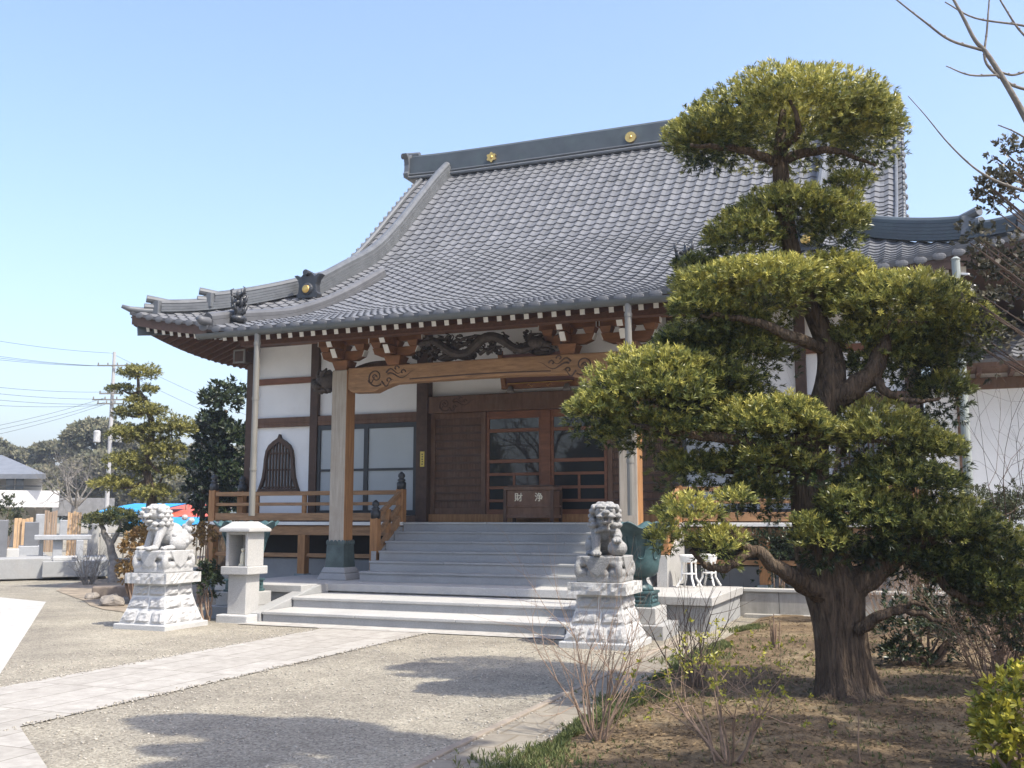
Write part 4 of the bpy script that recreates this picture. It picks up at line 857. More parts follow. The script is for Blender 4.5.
def lion(cx, cy, z, turn, ball, label, STONE_C=STONE_C):
    t = thing('lion_statue', label, 'statue', (cx, cy, z), 'stone guardian lions')
    # carved stand: pebble-lotus foot, waist with hanging cloth, upper table
    b = MB(); hx, hy = 0.285, 0.315
    b.box(cx - hx, cx + hx, cy - hy, cy + hy, z, z + 0.07); b.box(cx - hx + 0.05, cx + hx - 0.05, cy - hy + 0.05, cy + hy - 0.05, z + 0.07, z + 0.26); b.box(cx - hx, cx + hx, cy - hy, cy + hy, z + 0.255, z + 0.325)
    for sx in (-1, 1):
        for k in range(5):
            q = -hy + 0.07 + k * (2 * hy - 0.14) / 4; b.ell((cx + sx * (hx - 0.03), cy + q, z + 0.115), (0.05, 0.07, 0.06)); b.ell((cx + sx * (hx - 0.02), cy + q, z + 0.235), (0.035, 0.08, 0.04))
    for sy in (-1, 1):
        for k in range(4):
            q = -hx + 0.07 + k * (2 * hx - 0.14) / 3; b.ell((cx + q, cy + sy * (hy - 0.03), z + 0.115), (0.075, 0.05, 0.06)); b.ell((cx + q, cy + sy * (hy - 0.02), z + 0.235), (0.08, 0.035, 0.04))
    for sx in (-1, 1):
        for sy in (-1, 1): b.ell((cx + sx * (hx - 0.02), cy + sy * (hy - 0.02), z + 0.16), (0.05, 0.05, 0.11))
    for (ax, s1) in (('y', -1), ('y', 1)):
        y0 = cy + s1 * (hy + 0.004); b.prism([(cx - 0.2, z + 0.32), (cx + 0.2, z + 0.32), (cx + 0.1, z + 0.14), (cx, z + 0.07), (cx - 0.1, z + 0.14)], 'y', min(y0, y0 + s1 * 0.02), max(y0, y0 + s1 * 0.02))
    for s1 in (-1, 1):
        x0 = cx + s1 * (hx + 0.004); b.prism([(cy - 0.22, z + 0.32), (cy + 0.22, z + 0.32), (cy + 0.11, z + 0.14), (cy, z + 0.07), (cy - 0.11, z + 0.14)], 'x', min(x0, x0 + s1 * 0.02), max(x0, x0 + s1 * 0.02))
    o = b.build('carved_stand', STONE_C, t)
    md = o.modifiers.new('r', 'REMESH'); md.mode = 'VOXEL'; md.voxel_size = 0.011; sm = o.modifiers.new('s', 'SMOOTH'); sm.factor = 0.5; sm.iterations = 2; bake(o); smooth_all(o)
    b = MB(); L = z + 0.322
    M = Matrix.Rotation(turn, 3, 'Z')
    def E(c, r, nu=14, nv=9, M2=None): 
        c = (c[0] * 1.2, c[1] * 1.15, c[2]); r = r if hasattr(r, '__len__') else (r, r, r); r = (r[0] * 1.18, r[1] * 1.15, r[2]); v = M @ Vector(c); b.ell((cx + v.x, cy + v.y, L + v.z), r, rot=M @ (M2 or Matrix.Identity(3)), nu=nu, nv=nv)
    def T(pts, r, n=10):
        b.tube([tuple(Vector((cx, cy, L)) + M @ Vector((p[0] * 1.2, p[1] * 1.15, p[2]))) for p in pts], [q * 1.12 for q in r], n)
    E((0, 0.19, 0.15), (0.16, 0.15, 0.17)); E((0, 0.08, 0.24), (0.145, 0.17, 0.17)); E((0, -0.03, 0.33), (0.14, 0.135, 0.17)); E((0, -0.09, 0.40), (0.12, 0.11, 0.14))
    for s in (-1, 1):
        E((s * 0.135, 0.12, 0.12), (0.075, 0.14, 0.125)); E((s * 0.15, -0.03, 0.035), (0.055, 0.085, 0.04)); 
        for k in (-1, 0, 1): E((s * 0.15 + k * 0.028, -0.10, 0.03), (0.018, 0.035, 0.03), 8, 6)
        if s == ball:
            T([(s * 0.09, -0.10, 0.34), (s * 0.13, -0.17, 0.25), (s * 0.12, -0.27, 0.22)], [0.065, 0.052, 0.045]); E((s * 0.11, -0.29, 0.20), (0.055, 0.06, 0.04)); E((s * 0.12, -0.22, 0.10), 0.105)
            for k in (-1, 0, 1): E((s * 0.11 + k * 0.03, -0.34, 0.19), (0.018, 0.03, 0.03), 8, 6)
        else:
            T([(s * 0.09, -0.09, 0.34), (s * 0.10, -0.15, 0.18), (s * 0.10, -0.19, 0.03)], [0.07, 0.052, 0.045]); E((s * 0.10, -0.22, 0.035), (0.058, 0.075, 0.04))
            for k in (-1, 0, 1): E((s * 0.10 + k * 0.03, -0.29, 0.03), (0.018, 0.035, 0.03), 8, 6)
    # head with brows, eyes, nose, open jaws, ears and rows of mane curls
    E((0, -0.15, 0.545), (0.115, 0.12, 0.11)); E((0, -0.20, 0.56), (0.10, 0.09, 0.085)); E((0, -0.265, 0.515), (0.088, 0.075, 0.042)); E((0, -0.25, 0.425), (0.07, 0.07, 0.026)); E((0, -0.335, 0.548), (0.042, 0.03, 0.03))
    for s in (-1, 1):
        E((s * 0.055, -0.283, 0.612), (0.05, 0.032, 0.022)); E((s * 0.054, -0.285, 0.573), (0.027, 0.024, 0.023), 10, 8); E((s * 0.06, -0.315, 0.495), (0.045, 0.035, 0.025)); E((s * 0.125, -0.15, 0.60), (0.028, 0.05, 0.05)); E((s * 0.035, -0.305, 0.455), (0.013, 0.014, 0.022), 8, 6)
    for row, (zz, rad, n) in enumerate(((0.645, 0.06, 6), (0.615, 0.105, 10), (0.56, 0.135, 11), (0.50, 0.14, 11), (0.44, 0.14, 11), (0.385, 0.145, 11))):
        for k in range(n):
            a = (k + 0.5 * (row % 2)) / n * 2 * math.pi
            if row > 1 and abs(((a + math.pi / 2 + math.pi) % (2 * math.pi)) - math.pi) < (1.05 if row < 5 else 0.5): continue
            x, y = rad * math.cos(a), rad * math.sin(a) - 0.12 + 0.005 * row; E((x, y, zz), (0.043, 0.043, 0.038), 9, 7)
            E((x * 1.18, (y + 0.12) * 1.18 - 0.12, zz + 0.008), 0.018, 7, 5)
    for k in range(7): E((-0.09 + 0.03 * k, -0.20 + 0.006 * abs(k - 3), 0.34 - 0.008 * abs(k - 3)), 0.03, 8, 6)
    E((0, 0.30, 0.24), (0.075, 0.05, 0.16))
    for k in range(9): E((0.075 * math.sin(k * 2.1), 0.31 + 0.02 * math.cos(k), 0.12 + 0.045 * k), 0.045, 8, 6)
    for s in (-1, 1):
        for k in range(4): E((s * (0.15 + 0.01 * k), 0.05 + 0.05 * k, 0.22 - 0.035 * k), 0.034, 8, 6)
    o = b.build('lion', STONE_C, t)
    md = o.modifiers.new('r', 'REMESH'); md.mode = 'VOXEL'; md.voxel_size = 0.0065; sm = o.modifiers.new('s', 'SMOOTH'); sm.factor = 0.5; sm.iterations = 1; bake(o); smooth_all(o)
    return t
pedestal(-10.58, 12.22, 'flared white stone pedestal at the gravel left of the little stone shrine')
lion(-10.58, 12.22, 0.791, R(-20), 0, 'pale stone guardian lion seen side-on, sitting left of the little stone shrine')
pedestal(-3.90, 12.63, 'flared white stone pedestal beside the verdigris basin, behind bare twigs')
lion(-3.90, 12.63, 0.791, R(20), 1, 'grey stone guardian lion facing the viewer with one paw on a ball', STONE_G)

# ------------------------------------------------------------------ small stone shrine
sx, sy = -9.97, 13.33
sh = thing('stone_shrine', 'small pale granite wayside shrine on a post with an open niche and hipped roof', 'shrine', (sx, sy, 0))
p_('base', STONE_W, sh, (sx - 0.29, sx + 0.29, sy - 0.29, sy + 0.29, -0.02, 0.12), bevel=0.02)
p_('pillar', GRANITE, sh, (sx - 0.17, sx + 0.17, sy - 0.17, sy + 0.17, 0.12, 0.72), bevel=0.01)
p_('shelf', GRANITE, sh, (sx - 0.255, sx + 0.255, sy - 0.255, sy + 0.255, 0.721, 0.845), bevel=0.012)
b = MB(); h = 0.205
b.box(sx - h, sx - h + 0.05, sy - h, sy + h, 0.846, 1.37); b.box(sx + h - 0.05, sx + h, sy - h, sy + h, 0.846, 1.37); b.box(sx - h + 0.05, sx + h - 0.05, sy + h - 0.06, sy + h, 0.846, 1.37); b.box(sx - h + 0.05, sx + h - 0.05, sy - h + 0.002, sy + h - 0.06, 1.33, 1.369)
b.build('niche', GRANITE, sh, bevel=0.006)
b = MB(); b.frustum(sx, sy, 1.371, 1.42, 0.285, 0.285, 0.285, 0.285); b.frustum(sx, sy, 1.42, 1.53, 0.285, 0.285, 0.14, 0.14); b.build('roof', GRANITE, sh, bevel=0.012)
fg = thing('stone_figurine', 'tiny pale figure standing in the niche of the stone shrine', 'figurine', (sx, sy, 0.846))
b = MB(); b.box(sx - 0.045, sx + 0.045, sy - 0.09, sy - 0.01, 0.847, 0.885); b.lathe((sx, sy - 0.05), [(0.035, 0.885), (0.045, 0.92), (0.04, 1.0), (0.025, 1.05), (0.02, 1.06)], 10); b.ell((sx, sy - 0.05, 1.09), 0.032); b.build('figure', CREAM, fg, smooth=False)

# ------------------------------------------------------------------ bronze rain basins on stone plinths
def basin(cx, cy, lab_p, lab_b):
    p = thing('stone_plinth', lab_p, 'plinth', (cx, cy, 0), 'plinths of the bronze basins')
    p_('lower_block', GRANITE_D, p, (cx - 0.44, cx + 0.44, cy - 0.44, cy + 0.44, -0.02, 0.185), bevel=0.01); p_('upper_block', GRANITE, p, (cx - 0.31, cx + 0.31, cy - 0.31, cy + 0.31, 0.186, 0.40), bevel=0.01)
    t = thing('bronze_basin', lab_b, 'rain basin', (cx, cy, 0.40), 'bronze rain basins under the downpipes')
    b = MB(); b.box(cx - 0.235, cx + 0.235, cy - 0.235, cy + 0.235, 0.402, 0.44); b.box(cx - 0.215, cx + 0.215, cy - 0.215, cy + 0.215, 0.44, 0.57); b.box(cx - 0.235, cx + 0.235, cy - 0.235, cy + 0.235, 0.57, 0.605)
    for s in (-1, 1):
        for zz in (0.475, 0.535):
            b.box(cx - 0.15, cx + 0.15, cy + s * 0.222 - 0.01, cy + s * 0.222 + 0.01, zz - 0.012, zz + 0.012); b.box(cx + s * 0.222 - 0.01, cx + s * 0.222 + 0.01, cy - 0.15, cy + 0.15, zz - 0.012, zz + 0.012)
        for q in (-0.15, 0.15): b.box(cx + q - 0.012, cx + q + 0.012, cy + s * 0.222 - 0.01, cy + s * 0.222 + 0.01, 0.475, 0.535); b.box(cx + s * 0.222 - 0.01, cx + s * 0.222 + 0.01, cy + q - 0.012, cy + q + 0.012, 0.475, 0.535)
    b.build('square_foot', BRONZE, t, bevel=0.006)
    b = MB(); b.lathe((cx, cy), [(0.2, 0.606), (0.19, 0.66), (0.12, 0.71), (0.10, 0.76), (0.13, 0.79)], 24, rmod=lambda a, z: 1 + 0.06 * math.cos(8 * a)); b.build('stem', BRONZE, t, smooth=True)
    prf = [(0.10, 0.78), (0.21, 0.80), (0.265, 0.86), (0.285, 0.98), (0.30, 1.12), (0.335, 1.26), (0.39, 1.38), (0.47, 1.46), (0.505, 1.49)]
    def rm(a, z): return 1 + (0.02 + 0.045 * max(0, (z - 1.1) / 0.4)) * math.cos(8 * a)
    N = 64; vs = []
    for q in (0, 1):
        for r, z in (prf if not q else [(max(r - 0.03, 0.03), z + 0.01) for r, z in prf[::-1]]):
            for k in range(N):
                a = 2 * math.pi * k / N; u = max(0, (z - 1.25) / 0.25); rr = r * rm(a, z); vs.append((cx + rr * math.cos(a), cy + rr * math.sin(a), z + 0.045 * u * math.cos(8 * a)))
    nr = len(prf) * 2; b = MB(); b.add(vs, [(i * N + k, i * N + (k + 1) % N, (i + 1) * N + (k + 1) % N, (i + 1) * N + k) for i in range(nr - 1) for k in range(N)] + [tuple(range(N - 1, -1, -1)), tuple((nr - 1) * N + k for k in range(N))])
    o = b.build('lotus_bowl', BRONZE, t, smooth=True)
    b = MB()                                               # raised petal outlines
    for k in range(8):
        a0 = 2 * math.pi * (k + 0.5) / 8; pts = []
        for u in np.linspace(-1, 1, 15):
            z = 1.36 - 0.30 * (1 - abs(u) ** 3) - 0.02; a = a0 + u * 0.30 * (0.75 + 0.25 * (1 - u * u)); r = np.interp(z, [q[1] for q in prf], [q[0] for q in prf]) * rm(a, z) + 0.004; pts.append((cx + r * math.cos(a), cy + r * math.sin(a), z))
        b.tube(pts, 0.011, 6)
    b.build('petal_outlines', BRONZE, o)
    w_ = MB(); w_.lathe((cx, cy), [(0.30, 1.27), (0.30, 1.275)], 32); w_.build('water', GLASS_D, t)
basin(-3.78, 13.78, 'two-tier granite plinth right of the front-facing stone lion', 'verdigris lotus-shaped bronze basin just right of the front-facing stone lion')
basin(-10.46, 14.0, 'two-tier granite plinth half hidden behind the little stone shrine', 'verdigris lotus-shaped bronze basin half hidden behind the little stone shrine')

# ------------------------------------------------------------------ offering box, plaque, stands, post
ob = thing('offering_box', 'dark wooden offering box lettered in gold before the temple doors', 'offering box', (-7.2, 18.7, 1.5))
x0, x1, y0, y1 = -7.56, -6.55, 18.0, 18.5
p_('box', WOOD_M, ob, (x0 + 0.04, x1 - 0.04, y0 + 0.03, y1 - 0.03, 1.60, 2.10)); p_('rim', WOOD_M, ob, (x0, x1, y0, y1, 2.10, 2.17), (x0 + 0.005, x1 - 0.005, y0 + 0.01, y1, 1.78, 1.82), (x0 + 0.005, x1 - 0.005, y0 + 0.01, y1, 1.58, 1.64))
for x in (x0 + 0.03, x1 - 0.03):
    for y in (y0 + 0.02, y1 - 0.02): b = MB(); b.box(x - 0.03, x + 0.03, y - 0.025, y + 0.025, 1.501, 2.099); b.build('corner_post', WOOD_D, ob)

b = MB()
for k in range(7): b.box(x0 + 0.06, x1 - 0.06, y0 + 0.06 + k * 0.07, y0 + 0.08 + k * 0.07, 2.171, 2.20)
b.build('slats', WOOD_D, ob)
for k, (ch, x) in enumerate((('財', x0 + 0.30), ('浄', x1 - 0.30))):
    cu = bpy.data.curves.new('character', 'FONT'); cu.body = ch; cu.size = 0.17; cu.extrude = 0.002; cu.align_x = 'CENTER'; cu.align_y = 'CENTER'; cu.offset = 0.002
    to = bpy.data.objects.new('character', cu); COL.objects.link(to); dg = bpy.context.evaluated_depsgraph_get(); dg.update()
    me = bpy.data.meshes.new_from_object(to.evaluated_get(dg)); bpy.data.objects.remove(to); me.materials.clear(); me.materials.append(CREAM)
    o = bpy.data.objects.new('character', me); COL.objects.link(o); o.parent = ob; o.rotation_euler = (math.pi / 2, 0, 0); o.location = (x + 7.2, y0 + 0.025 - 18.7, 1.96 - 1.5)
pq = thing('framed_plaque', 'red-brown framed plaque with gilt line hanging under the porch beam above the doors', 'plaque', (-7.2, 18.6, 4.15))
a = np.array([0, -0.28, 0.86]); ua = a / np.linalg.norm(a); b = MB(); b.bar((-7.02, 18.62, 4.2), tuple(np.array([-7.02, 18.62, 4.2]) + ua * 0.62), 1.5, 0.05, 0, upv=(0, -1, 0)); b.build('panel', mat('dark_red_lacquer', (0.10, 0.03, 0.022), 0.5, 0.2, 4), pq)
b = MB()
for x in (-7.79, -6.25): b.bar((x, 18.60, 4.14), tuple(np.array([x, 18.60, 4.14]) + ua * 0.75), 0.09, 0.09)
b.bar((-7.84, 18.60, 4.17), (-6.20, 18.60, 4.17), 0.09, 0.10); b.build('frame', WOOD_RO, pq)
b = MB(); b.bar((-7.7, 18.54, 4.22), (-6.34, 18.54, 4.22), 0.02, 0.015)
for s in (-0.2, 0.2): b.tube([(-7.02 + s + 0.05 * math.cos(t) * (1 if s > 0 else -1), 18.545, 4.17 + 0.022 * math.sin(t * 2)) for t in np.linspace(0, 3.1, 10)], 0.007, 5)
b.build('gilt_line', GOLD, pq)
for x in (-7.62, -6.44):
    b = MB(); b.lathe((x, 18.5), [(0.085, 4.03), (0.09, 4.05), (0.06, 4.11), (0.045, 4.15), (0.02, 4.17)], 14); b.build('bell_foot', mat('pewter', (0.24, 0.22, 0.2), 0.5, 0.2, 8, metal=0.4), pq, smooth=True)
def stand(cx, cy, z, s, lab):
    t = thing('white_stand', lab, 'stand', (cx, cy, z), 'white stands on the platform'); b = MB(); b.lathe((cx, cy), [(0.15 * s, z + 0.48), (0.16 * s, z + 0.5), (0.15 * s, z + 0.52)], 16); b.lathe((cx, cy), [(0.13 * s, z + 0.40), (0.15 * s, z + 0.48)], 16); b.build('top', WHITE, t)
    for k in range(4):
        a = k * math.pi / 2 + 0.6; l = MB(); ca, sa = math.cos(a), math.sin(a); l.tube([(cx + 0.11 * s * ca, cy + 0.11 * s * sa, z + 0.49), (cx + 0.12 * s * ca, cy + 0.12 * s * sa, z + 0.15), (cx + 0.21 * s * ca, cy + 0.21 * s * sa, z + 0.012)], 0.018, 8); l.build('leg', WHITE, t)
    l = MB(); l.tube([(cx + 0.118 * s * math.cos(q), cy + 0.118 * s * math.sin(q), z + 0.22) for q in np.linspace(0, 2 * math.pi, 17)], 0.011, 6); l.build('stretcher', WHITE, t)
stand(-3.68, 16.45, 0.48, 1.0, 'white metal stand on the platform nearest the bronze basin'); stand(-3.44, 16.85, 0.48, 0.95, 'white metal stand on the platform on the side of the big tree trunk')
pl = thing('metal_pole', 'tall grey-green metal pole with a white lamp near its top', 'pole', (0.46, 15.33, 0))
b = MB(); b.tube([(0.46, 15.33, -0.1), (0.46, 15.33, 2.6), (0.46, 15.33, 5.18)], [0.062, 0.06, 0.056], 14); b.lathe((0.46, 15.33), [(0.06, 5.18), (0.065, 5.2), (0.03, 5.23)], 14)
b.tube([(0.40, 15.28, 2.9), (0.52, 15.28, 2.9)], 0.012, 6); b.build('shaft', mat('green_grey_paint', (0.27, 0.295, 0.265), 0.45, 0.15, 3, spec=0.5, dirt=(0.2, 0.22, 0.19), dirt_amt=0.5, dirt_scale=3), pl, smooth=False)
b = MB(); b.bar((0.52, 15.33, 4.98), (0.62, 15.25, 4.95), 0.03, 0.03); b.bar((0.56, 15.20, 4.66), (0.63, 15.16, 4.80), 0.16, 0.12); b.tube([(0.50, 15.32, 4.72), (0.60, 15.2, 4.74)], 0.015, 6); b.build('lamp', WHITE, pl, bevel=0.01)

# ------------------------------------------------------------------ annex at the right
an = thing('annex_building', 'white-walled annex with a small tiled roof beyond the metal pole at the right', 'building', (3.5, 22, 0))
p_('wall', PLASTER, an, (-0.06, 7.6, 21.0, 27, 0, 4.3), bevel=0)
def af(x, y): x = np.asarray(x, float); y = np.asarray(y, float); return np.stack([x, y, 4.42 + (y - 20.1) * 0.42], -1)
tb_, _ = tiled(af, 0.1, 8.0, 0.27, lambda A: np.full_like(A, 20.1), lambda A: np.full_like(A, 24.0), 0.25, sub=5); ar = tb_.build('roof', TILE, an)
b = MB(); b.add([(0.1, 24, 6.06), (8, 24, 6.06), (8, 28, 4.4), (0.1, 28, 4.4)], [(0, 1, 2, 3)]); b.build('back_slope', TILE, ar)
p_('eave_board', WOOD_M, an, (0.12, 7.95, 20.12, 21.0, 4.28, 4.38)); p_('wall_rail', WOOD_M, an, (0.4, 7.6, 20.95, 21.0, 3.98, 4.2)); p_('corner_post', WOOD_M, an, (0.50, 0.6, 20.93, 21.1, 0, 4.2))
b = MB()
for k in range(14): b.box(0.3 + k * 0.55, 0.38 + k * 0.55, 20.10, 20.95, 4.19, 4.28)
b.build('rafter_ends', WOOD_RR, an)
# ------------------------------------------------------------------ trees and plants
BARK = mat('bark', (0.165, 0.118, 0.08), 0.95, 0.5, 5, 1.0, 9, bdist=0.06, stretch=(6, 6, 0.8), spec=0.1, dirt=(0.20, 0.165, 0.125), dirt_amt=0.6, dirt_scale=3, col2=(0.04, 0.031, 0.025), detail=10)
BARK_G = mat('grey_bark', (0.23, 0.21, 0.185), 0.9, 0.4, 9, 0.5, 30, spec=0.15)
TWIG = mat('twig_bark', (0.27, 0.19, 0.135), 0.85, 0.35, 12, spec=0.2)
TWIG_D = mat('dark_twig', (0.12, 0.085, 0.065), 0.85, 0.35, 12, spec=0.2)
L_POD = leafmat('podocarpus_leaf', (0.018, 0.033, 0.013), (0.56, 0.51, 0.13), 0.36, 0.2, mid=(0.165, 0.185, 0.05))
L_PINE = leafmat('pine_leaf', (0.028, 0.045, 0.017), (0.34, 0.31, 0.08), 0.5, 0.2)
L_DARK = leafmat('dark_leaf', (0.012, 0.026, 0.012), (0.07, 0.085, 0.035), 0.35, 0.15)
L_OLIVE = leafmat('olive_leaf', (0.028, 0.038, 0.015), (0.10, 0.105, 0.038), 0.55, 0.15)
L_RUST = leafmat('rust_leaf', (0.15, 0.085, 0.03), (0.34, 0.22, 0.07), 0.6, 0.2)
L_YEL = leafmat('yellow_green_leaf', (0.09, 0.13, 0.02), (0.46, 0.40, 0.05), 0.4, 0.25)
L_FAR = leafmat('woodland_leaf', (0.085, 0.095, 0.055), (0.21, 0.185, 0.11), 0.8, 0.15)
L_BROWN = leafmat('dry_leaf', (0.06, 0.04, 0.022), (0.27, 0.19, 0.10), 0.8, 0.15)
L_GRASS = leafmat('grass_blade', (0.05, 0.08, 0.02), (0.20, 0.20, 0.075), 0.6, 0.2)
def px_pads(rows):
    """rows: px, py, rx, ru, rd, D, rf(m), weight, tone -> metres."""
    out = []
    for (x, y, rx, ru, rd, D, rf, wt, to) in rows:
        k = D / FPX; out.append((at(x, y, D=D), rx * k, ru * k, rd * k, rf, wt, to))
    return out
def P3(x, y, D, r): return (*at(x, y, D=D), r)

# the big trained podocarpus
bt = at(850, 705, z=0); D0 = 9.03
pod = thing('podocarpus_tree', 'tall trained yew pine with cloud-shaped yellow-green pads and a thick leaning trunk', 'tree', bt)
b = MB(); S = spline([P3(852, 722, D0, 0.30), P3(850, 700, D0, 0.27), P3(843, 660, D0, 0.235), P3(838, 620, D0, 0.24), P3(834, 592, D0, 0.265), P3(824, 565, D0, 0.24), P3(816, 525, D0, 0.205), P3(811, 485, D0, 0.185), P3(812, 445, D0, 0.16), P3(822, 412, D0 - 0.05, 0.15), P3(831, 380, D0 - 0.05, 0.14), P3(829, 350, D0, 0.115), P3(815, 315, D0, 0.10), P3(798, 275, D0 + 0.05, 0.09), P3(786, 225, D0, 0.085), P3(781, 180, D0, 0.08), P3(780, 145, D0, 0.06), P3(783, 110, D0, 0.03)], 9)
N = 40; vs = []
for i, (x, y, z, r) in enumerate(S):
    fl = max(0, 1 - (z - 0.0) / 0.62); 
    for k in range(N):
        a = 2 * math.pi * k / N
        q = 0.92 * r * (1 + fl ** 2.0 * (0.14 + 0.30 * max(0, math.cos(5 * a + 0.9)) ** 2 + 0.22 * max(0, math.cos(3 * a - 0.6)) ** 3)) 
        q *= 1 + 0.05 * math.cos(3 * a + z * 1.3) + 0.035 * math.sin(7 * a + z * 2.1) + 0.028 * math.cos(13 * a + 3 * math.sin(z * 2.2)) + 0.02 * math.sin(21 * a + 4 * math.sin(z * 3)) + 0.035 * mn.noise(Vector((math.cos(a) * 3, math.sin(a) * 3, z * 4)))
        vs.append((x + q * math.cos(a), y + q * math.sin(a), z))
n = len(S); b.add(vs, [(i * N + k, i * N + (k + 1) % N, (i + 1) * N + (k + 1) % N, (i + 1) * N + k) for i in range(n - 1) for k in range(N)] + [tuple((n - 1) * N + k for k in range(N))])
for rt_ in ([(852, 690, D0, .13), (880, 706, D0 - .25, .08), (905, 716, D0 - .35, .03)], [(846, 690, D0, .13), (822, 706, D0 - .2, .07), (800, 712, D0 - .2, .02)], [(850, 695, D0 - .1, .12), (858, 722, D0 - .5, .07), (868, 735, D0 - .6, .02)]):
    limb(b, [P3(*q) for q in rt_], 5, 10)
tr = b.build('trunk', BARK, pod, smooth=True)
b = MB()
for pts in (
    [(836, 598, D0, .16), (868, 575, D0 - .1, .125), (900, 552, D0 - .15, .10), (940, 532, D0 - .1, .07), (985, 520, D0, .04)],
    [(822, 592, D0 - .1, .115), (800, 580, D0 - .25, .085), (776, 566, D0 - .35, .06), (756, 550, D0 - .4, .05), (738, 561, D0 - .45, .042), (724, 570, D0 - .5, .032)],
    [(754, 552, D0 - .4, .05), (740, 545, D0 - .45, .04), (730, 532, D0 - .5, .03), (720, 515, D0 - .5, .02)], [(724, 569, D0 - .5, .035), (705, 565, D0 - .5, .025), (690, 550, D0 - .5, .015)],
    [(830, 402, D0 - .05, .12), (850, 390, D0 - .15, .105), (870, 375, D0 - .2, .09), (882, 348, D0 - .2, .07), (890, 325, D0 - .2, .04), (935, 325, D0 - .1, .02)],
    [(820, 430, D0, .08), (780, 445, D0 - .2, .06), (730, 440, D0 - .3, .05), (680, 432, D0 - .3, .035), (620, 425, D0 - .3, .02)],
    [(815, 455, D0, .06), (765, 470, D0 - .1, .045), (700, 470, D0 - .1, .02)],
    [(828, 352, D0, .06), (790, 335, D0 - .2, .05), (740, 318, D0 - .3, .03), (700, 315, D0 - .3, .015)],
    [(800, 282, D0, .05), (760, 262, D0 - .1, .03), (710, 262, D0 - .1, .015)], [(781, 165, D0, .05), (740, 150, D0 - .2, .035), (690, 145, D0 - .2, .015)],
    [(781, 160, D0, .05), (825, 150, D0 - .2, .035), (875, 165, D0 - .1, .012)], [(781, 150, D0, .04), (800, 130, D0 - .4, .03), (790, 100, D0 - .5, .012)],
    [(870, 376, D0 - .2, .05), (890, 395, D0 - .3, .035), (912, 402, D0 - .3, .025), (940, 398, D0 - .3, .012)], [(842, 455, D0 + .1, .03), (858, 425, D0 - .2, .03), (872, 440, D0 - .3, .022), (890, 445, D0 - .3, .012)],
    [(820, 500, D0, .05), (860, 505, D0 - .2, .04), (915, 490, D0 - .3, .02)],
    [(856, 632, D0 - .2, .055), (880, 616, D0 - .3, .045), (900, 610, D0 - .35, .035), (925, 615, D0 - .4, .025), (945, 622, D0 - .4, .012)], [(898, 610, D0 - .35, .025), (915, 603, D0 - .4, .018), (930, 610, D0 - .4, .01)],
    [(905, 548, D0 - .15, .05), (935, 575, D0 - .2, .04), (965, 600, D0 - .2, .03), (1000, 605, D0 - .1, .015)]):
    limb(b, [P3(*q) for q in pts], 5, 9, 0.008)
b.build('branches', BARK, pod, smooth=True)
